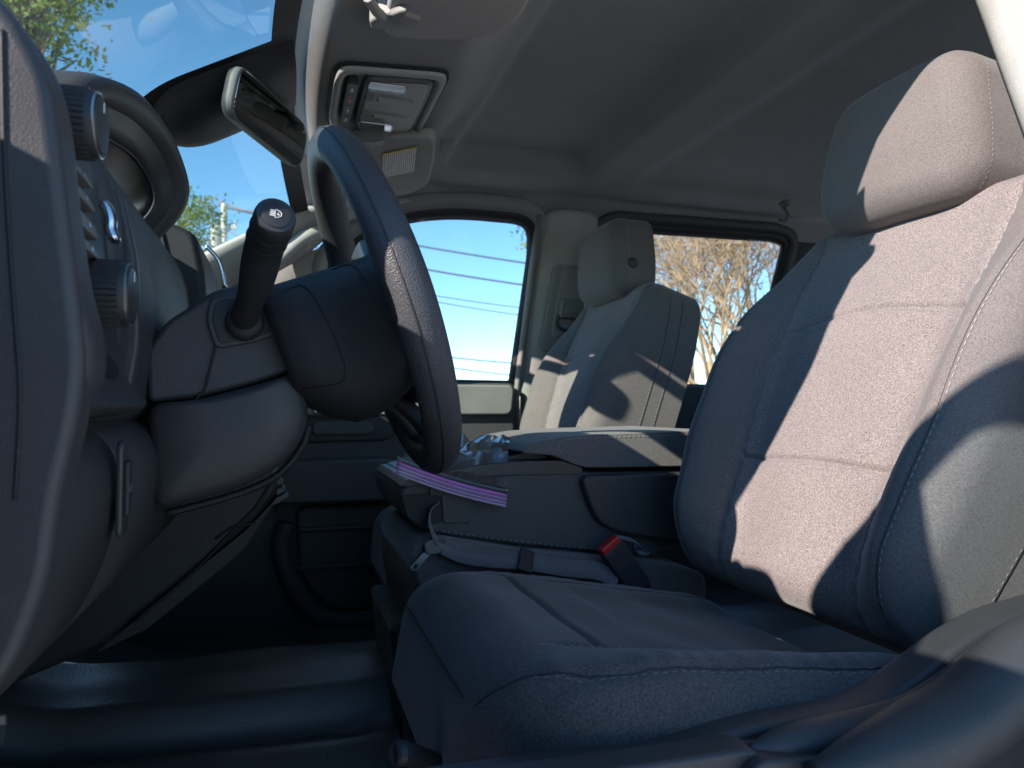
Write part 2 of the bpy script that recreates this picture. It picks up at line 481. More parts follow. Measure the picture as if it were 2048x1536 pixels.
# ---- front pillars
Dp = [(.30, .602, .515), (.14, .640, .455), (.03, .660, .362), (-.14, .652, .252), (-.34, .715, .145), (-.62, .80, .02)]
Wp = [(.15, .545, .492), (.035, .522, .445), (-.06, .500, .390), (-.28, .565, .278), (-.45, .645, .195), (-.62, .765, .10)]
Dp = crv(Dp, 5); Wp = crv(Wp, 5)
for sg, nm in ((-1, 'driver'), (1, 'passenger')):
    rings = []
    for (a, b) in zip(Dp, Wp):
        A = Vector((a[0], YC + sg * a[1], a[2])); B = Vector((b[0], YC + sg * b[1], b[2]))
        n = Vector((.25, -sg * .55, -.45)).normalized()
        kn = 1.0 if sg > 0 else .45
        rings.append([A + n * .0, A + n * .022 * kn, A.lerp(B, .3) + n * .036 * kn, A.lerp(B, .7) + n * .034 * kn, B + n * .014 * kn, B - n * .008, A.lerp(B, .5) - n * .03])
    t = thing('pillar_trim', rings[-1][0], 'light grey front roof pillar trim beside the windshield on the %s side' % nm, 'pillar', )
    lofted('trim_panel', rings, M['trim'], t, sub=1, sharp=0)
    if sg > 0:
        # grab handle bolted to the far pillar, with its cap
        q0, q1 = at(470, 545, 1.70), at(655, 440, 1.66)
        o = tube('grab_handle', crv([at(520, 560, 1.70), at(545, 530, 1.665), at(600, 480, 1.655), at(640, 462, 1.665), at(655, 470, 1.69)], 6), .013, M['trim'], t, n=12, sx=1.2, sharp=0)
        n = Vector((.25, -.55, -.45)).normalized(); ex = (Vector(Wp[4]) - Vector(Wp[12])); ex = Vector((ex.x, ex.y, ex.z)).normalized()
        ey = n.cross(ex).normalized()
        plate('handle_cap', rrect(.040, .032, .008), at(598, 492, 1.672), ex, -ey if ex.cross(-ey).dot(n) > 0 else ey, .006, M['trim'], t, bev=.002)

# ---- side of the cab: doors with glass, centre pillars
def offset_loop(P, d):
    m = len(P); out = []
    for i in range(m):
        a, b, c = Vector(P[i - 1]), Vector(P[i]), Vector(P[(i + 1) % m])
        t = ((b - a).normalized() + (c - b).normalized())
        t = t.normalized() if t.length > 1e-6 else (c - b).normalized()
        out.append((b.x + t.y * d, b.y - t.x * d))
    return out
FW = round_poly([(.10, .066), (.606, .062), (.614, .43), (.590, .484), (.40, .486), (.27, .466), (.185, .423), (.10, .350)], [.02, .02, .06, .05, .08, .08, .05, .02], 6)
RW = round_poly([(.790, .060), (1.380, .060), (1.378, .478), (1.33, .488), (.82, .482), (.788, .455)], [.02, .03, .02, .02, .02, .02], 6)
def on_side(p, sg, inb): return (p[0], YC + sg * (side_y(p[1]) - inb), p[1])
def ring(name, A, B, sg, ia, ib, mat, parent, th=.012):
    V = [on_side(p, sg, ia) for p in A] + [on_side(p, sg, ib) for p in B]
    n = len(A); F = [(i, (i + 1) % n, n + (i + 1) % n, n + i) for i in range(n)]
    return obj(name, V, F, mat, parent, solid=th, sharp=0)
def door_glass(P, sg, parent, mat):
    V = [on_side(p, sg, .006) for p in offset_loop(P, -.01)]
    return obj('window_glass', V, [tuple(range(len(V)))], mat, parent, sharp=0)

pd = thing('cab_door', (.1, YC + .80, -.5), 'closed front passenger door with dark panel and a clear window onto power lines', 'door')
ring('window_seal', offset_loop(FW, .010), offset_loop(FW, -.012), 1, .014, -.002, M['seal'], pd, .008)
ring('window_frame', offset_loop(FW, .042), offset_loop(FW, .010), 1, .018, .012, M['head'], pd)
door_glass(FW, 1, pd, M['sglass'])
obj('sail_panel', [on_side(p, 1, .016) for p in ((-.40, .06), (.095, .06), (.095, .20), (.095, .385), (-.02, .35), (-.2, .25))], [(0, 1, 2, 5), (5, 2, 3, 4)], M['trim'], pd, solid=.01)
yi = YC + .735
o = prism('door_panel', round_poly([(-.42, -.56), (.585, -.56), (.600, -.10), (.598, .066), (-.42, .070)], .02), yi, YC + .85, M['trim_dark'], pd, bev=.014)
prism('upper_panel', round_poly([(-.40, -.02), (.580, -.02), (.588, .060), (-.40, .064)], .02), yi - .022, yi + .01, M['trim_mid'], pd, bev=.012)
arm = prism('armrest', round_poly([xz(540, 1010, yi - .1), xz(810, 1000, yi - .1), xz(840, 935, yi - .1), xz(780, 918, yi - .1), xz(540, 925, yi - .1)], .02), yi - .10, yi + .01, M['trim_dark'], pd, bev=.018)
hz = round_poly([xz(612, 836, yi), xz(770, 832, yi), xz(800, 862, yi), xz(768, 880, yi), xz(612, 884, yi)], .012)
prism('handle_surround', hz, yi - .018, yi + .005, M['matte'], pd, bev=.006)
prism('door_handle', round_poly([xz(625, 843, yi), xz(735, 841, yi), xz(750, 855, yi), xz(735, 868, yi), xz(625, 870, yi)], .01), yi - .030, yi - .016, M['trim_dark'], pd, bev=.006)
box('door_glint', at(645, 822, yi - .03), (.045, .02, .010), M['silver'], pd, bev=.003)  # silver piece standing in for a reflection on the door panel
loop = crv([xz(u, v, yi) for u, v in ((575, 1040), (562, 1090), (590, 1170), (640, 1225), (700, 1232), (775, 1218))], 6)
tube('pocket_lip', [(p[0], yi - .045, p[1]) for p in loop], .022, M['trim_dark'], pd, n=10, sharp=0)
prism('map_pocket', round_poly([xz(590, 1010, yi), xz(800, 1005, yi), xz(800, 1215, yi), xz(660, 1215, yi), xz(600, 1150, yi)], .03), yi - .030, yi + .005, M['trim_dark'], pd, bev=.01)
for v in (1055, 1130):
    box('pocket_rib', at(690, v, yi - .035), (.22, .014, .012), M['trim_dark'], pd, bev=.004)

rd = thing('rear_door', (1.1, YC + .80, -.5), 'rear passenger side door with window framing the bare branching tree', 'door')
ring('window_seal', offset_loop(RW, .010), offset_loop(RW, -.010), 1, .014, .0, M['seal'], rd, .008)
ring('window_frame', offset_loop(RW, .034), offset_loop(RW, .010), 1, .018, .014, M['trim_dark'], rd)
door_glass(RW, 1, rd, M['sglass'])
prism('door_panel', [(.70, -.56), (1.75, -.56), (1.75, .064), (.70, .064)], YC + .75, YC + .84, M['matte'], rd, bev=.012)
obj('corner_panel', [on_side(p, 1, .016) for p in ((1.39, .05), (1.76, .05), (1.76, .26), (1.76, .48), (1.385, .48), (1.39, .26))], [(0, 1, 2, 5), (5, 2, 3, 4)], M['seal'], rd)  # near-black colour stands in for the shade on the rear pillar

nd = thing('rear_door', (1.1, YC - .80, -.5), 'closed rear door behind the driver seat, beside the cream pillar', 'door')
ring('window_frame', offset_loop(RW, .05), RW, -1, .018, .014, M['seal'], nd)
door_glass(RW, -1, nd, M['sglass'])
prism('door_panel', [(.66, -.56), (1.75, -.56), (1.75, .064), (.66, .064)], YC - .84, YC - .75, M['matte'], nd, bev=.012)
obj('corner_panel', [on_side(p, -1, .016) for p in ((1.39, .05), (1.76, .05), (1.76, .26), (1.76, .48), (1.385, .48), (1.39, .26))], [(0, 1, 2, 5), (5, 2, 3, 4)], M['seal'], nd)

# far centre pillar with its belt
bp = thing('centre_pillar', (.70, YC + .80, -.5), 'light grey centre pillar trim behind the passenger seat carrying the seat belt', 'pillar')
def pil_rings(sg, prof, zs, inb, shift=0):
    R = []
    for z in zs:
        R.append([(x + shift * z, YC + sg * (side_y(z) - inb - q), z) for x, q in prof])
    return R
prof = [(.622, -.03), (.623, .012), (.645, .020), (.665, .030), (.755, .034), (.786, .020), (.790, -.03)]
lofted('upper_trim', pil_rings(1, prof, [.02, .05, .12, .2, .3, .4, .47, .515], .006), M['trim'], bp, sub=1, sharp=0)
lofted('lower_trim', pil_rings(1, [(p[0], p[1] + .012) for p in prof], [-.56, -.3, -.1, .0, .06, .10], .006), M['trim_mid'], bp, sub=1, sharp=0)
ring_w = [(.608, -.03), (.607, .020), (.614, .026), (.621, .020), (.624, -.03)]
lofted('door_seal', pil_rings(1, ring_w, [-.56, -.2, .05, .2, .35, .49], .006), M['trim_mid'], bp, sharp=0)
zt, zb = .355, .16
def yb(z): return YC + side_y(z) - .046
cov = [(.663, .372), (.770, .372), (.772, .335), (.772, .155), (.655, .155)]
cov = round_poly(cov, .018)
lofted('belt_cover', [[(x, yb(z) + .012, z) for x, z in cov], [(x, yb(z) - .006, z) for x, z in cov]], M['trim_mid'], bp, bev=.005)
sl = round_poly([(.685, .362), (.765, .362), (.765, .190), (.680, .190)], .01)
lofted('height_slider', [[(x, yb(z) - .005, z) for x, z in sl], [(x, yb(z) - .013, z) for x, z in sl]], M['trim_mid'], bp, bev=.004)
dr = round_poly([(.687, .285), (.755, .285), (.757, .238), (.690, .235)], .01)
lofted('belt_guide', [[(x, yb(z) - .012, z) for x, z in dr], [(x, yb(z) - .036, z) for x, z in dr]], M['oc_dark'], bp, bev=.006)
gr = round_poly([(.700, .266), (.745, .266), (.745, .248), (.700, .248)], .006)
lofted('release_button', [[(x, yb(z) - .035, z) for x, z in gr], [(x, yb(z) - .041, z) for x, z in gr]], M['oc_dark'], bp, bev=.002)
tube('guide_loop', crv([(.690, yb(.24) - .022, .245), (.688, yb(.22) - .026, .222), (.700, yb(.21) - .030, .208), (.722, yb(.21) - .031, .204), (.748, yb(.21) - .030, .208), (.757, yb(.22) - .026, .222), (.755, yb(.24) - .022, .245)], 4), .005, M['matte'], bp, n=8, sharp=0)
sb = thing('seat_belt', (.70, YC + .72, -.2), 'grey seat belt webbing hanging down the pillar behind the passenger seat', 'seat belt')
ribbon('webbing', crv([(.722, yb(.215) - .034, .222), (.724, yb(.1) - .030, .14), (.722, yb(.0) - .030, .04), (.718, yb(-.1) - .034, -.10), (.715, yb(-.2) - .04, -.24)], 6), (1, 0, 0), .048, .0016, M['belt'], sb, sharp=0)
p = at(1090, 850, 1.76)
o = box('belt_tongue', (p.x, p.y, p.z), (.018, .006, .040), M['silver'], sb, rot=Matrix.Rotation(.25, 3, 'Y'), bev=.003)

# near centre pillar, sunlit, at the right edge
np_ = thing('centre_pillar', (.62, .40, -.5), 'bright cream centre pillar trim at the edge of the open doorway', 'pillar')
prof = [(.576, .006), (.572, .030), (.588, .050), (.62, .060), (.75, .060), (.77, .02), (.75, -.02), (.60, -.03), (.568, -.02)]
lofted('upper_trim', pil_rings(-1, prof, [.066, .12, .2, .3, .4, .46, .52], .02, .20), M['trim'], np_, sub=1, sharp=0)
lofted('lower_trim', pil_rings(-1, [(p[0] + .02, p[1] - .02) for p in prof], [-.56, -.3, -.2, -.1, .05, .066], .0), M['trim_mid'], np_, sub=1, sharp=0)
lofted('door_seal', pil_rings(-1, [(.585, -.055), (.580, -.03), (.60, -.028), (.62, -.05), (.60, -.065)], [-.56, .066, .3, .52], .02, .20), M['seal'], np_, sharp=0)

# ---- the open driver door, swung out to the left of the camera
H = Vector((-.36, .40, 0)); DD = Vector((.301, -.954, 0)).normalized()
dd = thing('cab_door', H, 'open driver door swung out beside the viewer, with its window frame', 'door')
def dpt(s, z): return H + DD * s + Vector((0, 0, z))
def dplate(name, pts, th, mat, **k):
    n = Vector((-DD.y, DD.x, 0)); pts = [dpt(s, z) for s, z in pts]
    return lofted(name, [[p + n * th / 2 for p in pts], [p - n * th / 2 for p in pts]], mat, dd, **k)
dplate('door_panel', round_poly([(.02, -.55), (1.02, -.55), (1.05, .20), (.30, .215), (.05, .215), (.0, .20)], .03), .11, M['trim_dark'], bev=.01)
dplate('front_frame', [(.02, .19), (.06, .212), (.11, .215), (.15, .260), (.20, .348), (.29, .457), (.36, .543), (.42, .60), (.46, .565), (.36, .49), (.335, .463), (.295, .395), (.308, .30), (.31, .215)], .03, M['seal'])
dplate('top_frame', [(.42, .60), (.98, .60), (1.02, .56), (1.05, .20), (1.01, .20), (.98, .55), (.46, .565)], .03, M['seal'])
dplate('window_glass', [(.305, .215), (1.0, .215), (.98, .555), (.46, .57), (.33, .46), (.295, .39)], .004, M['sglass'])

# ------------------------------------------------------------------ dashboard
da = thing('dashboard', (-.2, YC, -.3), 'black dashboard with light switch knobs, cluster hood and centre stack', 'dashboard')
# long body: top pad and rear face, from the driver's end to the passenger's end
body = [(-.60, .10), (-.45, .17), (-.30, .205), (-.20, .212), (-.150, .198), (-.122, .165), (-.112, .10), (-.115, .02), (-.150, -.02), (-.40, -.06), (-.60, -.05)]
prism('top_pad', crv(body, 3, True), .56, 1.86, M['dash_soft'], da, bev=.012)
# driver's end: rounded block that carries the light switches
def pxz(z): return -.1275 + .11 * (.135 - z)
def end_ring(y, ins):
    P = [(-.30, .238), (-.20, .228), (-.150, .207), (-.124, .186), (-.108, .155), (-.101, .10), (-.095, .06), (-.0885, .032), (-.0905, .010), (-.108, -.003), (-.20, -.02), (-.32, -.03)]
    if y > .425: P = [(min(x, pxz(z) - .0005 + .030 * (1 - sm(-.01, .022, z))), z) for x, z in P]
    return [(x - ins * .9 if x > -.25 else x, y, z - ins * .7 * (1 if z > .1 else -1)) for x, z in P]
ys = [(.387, .013), (.3874, .009), (.389, .005), (.393, .0018), (.400, 0), (.415, 0), (.421, .001), (.427, .002), (.44, 0), (.60, .0), (.62, .004)]
lofted('end_block', [crv(end_ring(y, i), 5, True) for y, i in ys], M['dash'], da, sharp=0)
prism('end_panel', round_poly([(-.34, .240), (-.20, .2295), (-.150, .2085), (-.1235, .187), (-.1075, .156), (-.1000, .10), (-.0945, .055), (-.0905, .022), (-.0930, -.005), (-.1000, -.04), (-.1040, -.08), (-.116, -.117), (-.139, -.152), (-.175, -.172), (-.34, -.18)], .012, 3), .384, .414, M['dash'], da, bev=.0065, seg=4, bang=50)
tube('end_cap_gap', crv([at(4, 60, .3840), at(9, 300, .3840), at(18, 470, .3840), at(30, 640, .3840), at(40, 800, .3840), at(30, 1000, .3840)], 6), .0011, M['seal'], da, n=6, sharp=0)
# lower knee panel: bulges below the block and tucks forward
def knee_ring(y, ins):
    P = [(-.175, .004), (-.125, -.012), (-.106, -.036), (-.106, -.075), (-.118, -.115), (-.140, -.150), (-.175, -.170), (-.30, -.18), (-.40, -.10), (-.36, .0)]
    return [(x - ins if x > -.25 else x, y, z + (ins * .5 if z < -.1 else 0)) for x, z in P]
lofted('knee_panel', [crv(knee_ring(y, i), 5, True) for y, i in ((.388, .030), (.390, .018), (.393, .008), (.398, .003), (.406, .0005), (.45, 0), (.535, 0), (.540, .003))], M['dash'], da, sharp=0)
lofted('column_panel', [crv(knee_ring(y, i), 5, True) for y, i in ((.542, .003), (.546, .0), (.70, 0), (.98, .0))], M['dash'], da, sharp=0)
# outer kick panel and door jamb, the dark left edge
prism('kick_panel', round_poly([(-.125, -.14), (-.165, -.60), (-.66, -.60), (-.66, .06), (-.36, .05), (-.22, -.05)], .03), .335, .365, M['dash'], da, bev=.01)
p = at(2, 1462, .40)
tube('hood_release_lever', [p + Vector((-.03, .02, 0)), p + Vector((-.006, .0, 0)), p], [.008, .009, .007], M['matte'], da, n=12)
box('lever_glint', at(4, 1440, .385), (.003, .001, .004), M['silver'], da)  # silver chip standing in for a white highlight by the lever

# panel between the block and the column with the small release switch
ex, ey = Vector((0, 1, 0)), Vector((0, 0, 1))
sp_ = at(240, 915, .545)
bz = plate('switch_bezel', rrect(.020, .062, .006), (-.1015, .520, -.052), ex, ey, .004, M['smooth'], da, bev=.0015)
plate('rocker', rrect(.011, .036, .003), (-.0975, .520, -.052), ex, ey, .003, M['matte'], bz, bev=.001)
disc_stack('switch_mark', (-.0944, .520, -.052), (1, 0, 0), [(0, .0035), (.0004, .0035)], M['silver'], bz, n=16)

# light switch panel set in the rear face
px = -.1275
eyp = Vector((-.11, 0, 1)).normalized()
pan = round_poly([(.425, .168), (.545, .170), (.575, .130), (.590, .070), (.586, .022), (.560, .006), (.500, .012), (.462, .030), (.440, .070)], .012)
pan = [(a, b - .135) for a, b in pan]
bez = plate('switch_panel', pan, (px, 0, .135), ex, eyp, .004, M['dash'], da, bev=.002)
pin = [((a - .505) * .86 + .508, (b + .045) * .88 - .045) for a, b in pan]
plate('inner_panel', pin, (px + .0035, 0, .135), ex, eyp, .0018, M['smooth'], bez, bev=.0008)
slot = round_poly([(.478, .030), (.500, .020), (.545, .018), (.560, .026), (.535, .034)], .006)
plate('finger_recess', [(a, b - .135) for a, b in slot], (px + .005, 0, .135), ex, eyp, .0008, M['seal'], bez)
def knob(u, v, y, r, nm):
    p = at(u, v, y); c = Vector((pxz(p.z) + .004, p.y, p.z))
    k = disc_stack(nm, c, (1, 0, 0), [(0, r * 1.0), (.004, r * 1.02), (.018, r), (.0215, r * .97), (.023, r * .90)], M['matte'], da, n=48)
    V = []; F = []
    for i in range(36):                              # grip ribs round the knob
        a = 2 * math.pi * i / 36
        rad = Vector((0, math.cos(a), math.sin(a))); tn = Vector((0, -math.sin(a), math.cos(a)))
        q = len(V)
        for l in (.004, .018):
            V += [c + Vector((l, 0, 0)) + rad * r * .99 + tn * .0009, c + Vector((l, 0, 0)) + rad * (r + .0011), c + Vector((l, 0, 0)) + rad * r * .99 - tn * .0009]
        F += [(q, q + 1, q + 4, q + 3), (q + 1, q + 2, q + 5, q + 4), (q, q + 2, q + 1), (q + 3, q + 4, q + 5)]
    o = obj('grip_ribs', V, F, M['matte'], k); o['kind'] = 'stuff'
    tp = []
    for i in range(49):
        a = 2 * math.pi * i / 48; tp.append(c + Vector((.0222, math.cos(a) * r * .93, math.sin(a) * r * .93)))
    tube('chrome_ring', tp, .0009, M['silver'], k, n=6, caps=(0, 0))
    disc_stack('knob_face', c + Vector((.0225, 0, 0)), (1, 0, 0), [(0, r * .84), (.0012, r * .82), (.0014, r * .6)], M['smooth'], k, n=32)
    box('face_mark', c + Vector((.0243, 0, r * .55)), (.0005, .0015, .006), M['white'], k)
    return k
knob(165, 248, .468, .0195, 'light_switch_knob')
knob(226, 588, .508, .0205, 'dimmer_knob')
for u0, v0, u1, v1 in ((165, 328, 178, 362), (172, 374, 190, 412), (180, 424, 200, 470), (190, 480, 206, 512)):
    a, b = at(u0, v0, .475), at(u1, v1, .492)
    pts = [(.462 + (340 - v0) * -.00004, a.z), (.505, a.z - .003), (.510, b.z - .001), (.468, b.z)]
    bt = plate('push_button', [(q[0], q[1] - .135) for q in round_poly(pts, .003)], (px + .005, 0, .135), ex, eyp, .006, M['oc_dark'], da, bev=.0012)
    box('button_mark', (pxz((a.z + b.z) / 2) + .0114, .488, (a.z + b.z) / 2), (.0004, .005, .0025), M['silver'], bt)
pts = [at(u, v, .525) for u, v in ((205, 405), (216, 420), (222, 440), (222, 460), (229, 478), (226, 487))]
tube('chrome_tab', crv(pts, 5), [.003, .004] + [.0055] * 19 + [.005, .0045, .004, .003, .002][:5], M['chrome'], da, n=10, sx=.7, sy=1.2, sharp=0)
# air vent edge line between panel and cluster
prism('panel_lip', round_poly([(-.14, .17), (-.118, .165), (-.106, .11), (-.103, .05), (-.110, .0), (-.14, .0)], .01), .590, .604, M['dash'], da, bev=.004)

# cluster hood: a padded arch over the instrument lens
lip = [(-.150, .590, .09), (-.152, .592, .17), (-.151, .605, .222), (-.144, .65, .268), (-.130, .74, .296), (-.120, .82, .298), (-.112, .875, .280), (-.108, .902, .252), (-.118, .906, .222), (-.140, .900, .190), (-.165, .89, .160), (-.20, .88, .10)]
lip = crv(lip, 5)
cc = Vector((-.13, .765, .17))
def arch(dx, ins):
    out = []
    for p in lip:
        P = Vector(p); q = Vector((0, P.y - cc.y, P.z - cc.z)); L_ = q.length
        out.append(P + Vector((dx, 0, 0)) - q / L_ * ins)
    return out
outer = [arch(-.20, .035), arch(-.14, .012), arch(-.07, .001), arch(-.018, -.002), arch(-.004, .001), arch(.001, .008), arch(-.003, .018), arch(-.016, .024)]
sheet('cluster_hood', outer, M['dash_soft'], da, sharp=0)
inner = [arch(-.014, .0235), arch(-.017, .027), arch(-.022, .034), arch(-.027, .042), arch(-.033, .045)]
sheet('cluster_bezel', inner, M['smooth'], da, sharp=0)
tube('lens_edge', arch(-.031, .046)[12:], .0011, M['silver'], da, n=6)
lens = arch(-.032, .045)
ci = Vector((-.170, .765, .18))
V = [ci] + lens; F = [(0, i, i + 1) for i in range(1, len(lens))]
obj('cluster_lens', V, F, M['screen'], da, sharp=0)

# centre stack
cs = [(-.36, .20), (-.20, .247), (-.150, .238), (-.110, .222), (-.099, .17), (-.092, .08), (-.070, .0), (-.030, -.055), (-.012, -.085), (-.006, -.108), (-.040, -.150), (-.12, -.215), (-.215, -.292), (-.40, -.36), (-.50, -.2)]
st = prism('centre_stack', round_poly(cs, .012, 3), .985, 1.265, M['matte'], da, bev=.010)  # darker plastic than the dash stands in for the low light here
tube('stack_seam', crv([at(545, 958, .984), at(515, 1010, .984), at(475, 1052, .984), at(380, 1150, .984), at(268, 1242, .984)], 6), .0022, M['seal'], st, n=6, sharp=0)
tube('stack_seam', crv([at(430, 1078, .984), at(470, 1052, .984), at(512, 1046, .984)], 4), .0016, M['seal'], st, n=6, sharp=0)
tube('stack_edge_line', crv([at(322, 462, .984), at(345, 560, .984), at(358, 650, .984)], 6), .0016, M['seal'], st, n=6, sharp=0)
tube('stack_edge_line', crv([at(300, 480, .984), at(320, 570, .984), at(330, 650, .984)], 6), .0012, M['smooth'], st, n=6, sharp=0)
prism('lower_stack_trim', round_poly([(-.008, -.118), (-.045, -.158), (-.125, -.223), (-.218, -.300), (-.160, -.275), (-.05, -.185)], .006), 1.0, 1.25, M['matte'], da)
# passenger side air vent pod with bright edge
vp = [(-.30, .20), (-.22, .262), (-.160, .262), (-.125, .235), (-.110, .19), (-.100, .11), (-.13, .05), (-.30, .05)]
vo = prism('vent_pod', crv(vp, 4, True), 1.285, 1.52, M['dash_soft'], da, bev=.012)
plate('vent_frame', round_poly([(1.295, .205), (1.37, .215), (1.37, .11), (1.295, .105)], .012), (-.103, 0, 0), ex, ey, .008, M['smooth'], da, bev=.003)
for k in range(5):
    box('vent_slat', (-.092, 1.333, .122 + k * .018), (.012, .066, .003), M['matte'], da, rot=Matrix.Rotation(.4, 3, 'Y'))
tube('vent_chrome', crv([at(412, 492, 1.30), at(440, 525, 1.30), at(450, 575, 1.30)], 6), .0035, M['chrome'], da, n=8, sharp=0)
# small ribbed socket cover at the lower corner of the stack
for k, (u, v) in enumerate(((538, 968), (541, 985), (544, 1000))):
    p = at(u, v, 1.24)
    box('ribbed_cover', (p.x + .012, 1.262, p.z), (.020 + .004 * k, .03, .010), M['oc_dark'], da, rot=Matrix.Rotation(-.5, 3, 'Y'), bev=.003)
# passenger lower dash: glove box door
gl = [(-.16, .04), (-.10, .03), (-.085, -.02), (-.10, -.10), (-.15, -.16), (-.30, -.18), (-.30, .04)]
prism('glove_box_door', round_poly(gl, .02), 1.30, 1.82, M['dash'], da, bev=.012)

# ------------------------------------------------------------------ steering column
sc = thing('steering_column', (-.05, .76, 0), 'black steering column shroud with a turn signal stalk below the cluster', 'steering column')
Y1 = .688
up_prof = [xz(u, v, Y1) for u, v in ((330, 640), (392, 602), (425, 578), (480, 567), (545, 559), (562, 600), (585, 690), (600, 738), (500, 770), (392, 797), (292, 806), (288, 700))]
prism('upper_shroud', round_poly(up_prof, .008), Y1 + .004, .83, M['dash'], sc, bev=.010)
low_prof = [xz(u, v, Y1) for u, v in ((290, 808), (392, 799), (500, 772), (600, 741), (612, 790), (619, 835), (604, 885), (558, 938), (480, 978), (400, 1002), (306, 1022), (300, 960))]
lp2 = round_poly(low_prof, .014, 5)
lc = (sum(p[0] for p in lp2) / len(lp2), sum(p[1] for p in lp2) / len(lp2) + .030)
lofted('lower_shroud', [[(lc[0] + (x - lc[0]) * k, y, lc[1] + (z - lc[1]) * k) for x, z in lp2] for y, k in ((Y1 - .012, .30), (Y1 - .0115, .5), (Y1 - .009, .70), (Y1 - .005, .86), (Y1 - .001, .945), (Y1 + .006, .985), (Y1 + .018, 1.0), (.80, 1.0), (.82, .97), (.835, .88))], M['dash'], sc, sharp=0)
tube('shroud_seam', [at(u, v, Y1 + .001) for u, v in ((392, 798), (410, 780), (432, 690))], .0011, M['seal'], sc, n=6)
tube('lower_gap', crv([at(618, 850, Y1 + .02), at(604, 893, Y1 + .02), at(558, 948, Y1 + .02), at(480, 986, Y1 + .02), at(330, 1028, Y1 + .02)], 6), .0035, M['seal'], sc, n=6, sharp=0)
pr_ = [xz(u, v, Y1) for u, v in ((413, 640), (420, 598), (455, 590), (520, 588), (532, 600), (548, 652), (556, 668), (510, 684), (438, 697), (428, 690))]
fr_ = prism('stalk_bezel', round_poly(pr_, .006), Y1 - .002, Y1 + .006, M['smooth'], sc, bev=.002)
c0 = Vector((sum(p[0] for p in pr_) / len(pr_), 0, sum(p[1] for p in pr_) / len(pr_)))
prism('stalk_recess', round_poly([(c0.x + (a - c0.x) * .84, c0.z + (b - c0.z) * .84) for a, b in pr_], .006), Y1 - .0035, Y1 + .002, M['matte'], fr_, bev=.001)
b0 = at(490, 645, Y1 - .004)
disc_stack('stalk_boot', b0, (0, -1, 0), [(-.004, .0165), (.004, .0165), (.008, .0150), (.012, .0125)], M['matte'], fr_, n=32, sharp=0)
path = crv([at(490, 640, .685), at(492, 625, .665), at(510, 572, .632), at(527, 500, .595), at(540, 462, .570), at(549, 438, .553)], 6)
n_ = len(path)
rad = [lerp(.0125, .0115, i / 8) if i < 8 else lerp(.0115, .0150, sm(8, 16, i)) for i in range(n_)]
stalk = tube('turn_signal_stalk', path, rad, M['matte'], sc, n=24, sharp=0)
dvec = (Vector(path[-1]) - Vector(path[-3])).normalized()
e = Vector(path[-1])
disc_stack('stalk_tip', e, dvec, [(-.004, .0152), (.0, .0152), (.004, .0148), (.006, .0135), (.0065, .0115)], M['smooth'], stalk, n=32)
disc_stack('tip_button', e + dvec * .0058, dvec, [(0, .0108), (.0016, .0106), (.0020, .0095)], M['matte'], stalk, n=32)
for q in (-.020, -.034):
    i = int(n_ - 1 + q / .0042); i = max(1, min(n_ - 2, i)); pp = Vector(path[i]); dt = (Vector(path[i + 1]) - Vector(path[i - 1])).normalized()
    disc_stack('stalk_ring', pp, dt, [(-.0012, rad[i] + .0003), (0, rad[i] + .0008), (.0012, rad[i] + .0003)], M['seal'], stalk, n=32)
# headlamp symbol on the tip: five bars, a D and a small A
rx = _r - dvec * _r.dot(dvec); rx.normalize(); ry = dvec.cross(rx); 
if ry.z < 0: ry = -ry
io = e + dvec * .0080
Ri = Matrix((rx, ry, rx.cross(ry))).transposed()
for k in range(4):
    box('symbol_bar', io + rx * -.0030 + ry * (.0021 - .0014 * k), (.0030, .0008, .0004), M['white'], stalk, rot=Ri)
dp = [(-.0008, .0028), (.0010, .0028), (.0030, .0018), (.0036, 0), (.0030, -.0018), (.0010, -.0028), (-.0008, -.0028)]
tube('symbol_ring', [io + rx * a + ry * b for a, b in crv(dp, 3, True) + [dp[0]]], .00032, M['white'], stalk, n=5, caps=(0, 0))
tube('symbol_letter', [io + rx * a + ry * b for a, b in ((.0003, -.0014), (.0012, .0014), (.0021, -.0014))], .00028, M['white'], stalk, n=5)
box('symbol_bar', io + rx * .0012 + ry * -.0005, (.0012, .0004, .0004), M['white'], stalk, rot=Ri)

# ------------------------------------------------------------------ steering wheel
TW = .3486; WC = Vector((.0947, .76, .1053)); RW_ = .166
wd = Vector((math.sin(TW), 0, -math.cos(TW))); wy = Vector((0, 1, 0)); wnrm = Vector((-math.cos(TW), 0, -math.sin(TW)))   # wnrm: forward, towards the dash
def wp(a, b, n=0): return WC + wd * a + wy * b + wnrm * n
sw = thing('steering_wheel', WC, 'black steering wheel seen from the side behind its rim, turned straight ahead', 'steering wheel')
R = []
for i in range(97):
    th = 2 * math.pi * i / 96
    rad_ = wd * math.cos(th) + wy * math.sin(th)
    # thicker thumb rests near ten and two
    k = 1 + .10 * max(0, math.cos(2 * (th - math.pi * .5))) ** 2
    R.append([WC + rad_ * (RW_ + math.cos(2 * math.pi * j / 20) * .0185 * k) + wnrm * (math.sin(2 * math.pi * j / 20) * .0185 * k) for j in range(20)])
rim = lofted('rim', R, M['rim'], sw, caps=(0, 0), sharp=0)
seam = [WC + (wd * math.cos(2 * math.pi * i / 96) + wy * math.sin(2 * math.pi * i / 96)) * (RW_ + .0178 * (1 + .08 * max(0, math.cos(2 * (2 * math.pi * i / 96 - math.pi * .5))) ** 2)) + wnrm * .006 for i in range(97)]
tube('rim_seam', seam, .0010, M['matte'], rim, n=5, caps=(0, 0))
def wring(pts, n): return [wp(a, b, n) for a, b in pts]
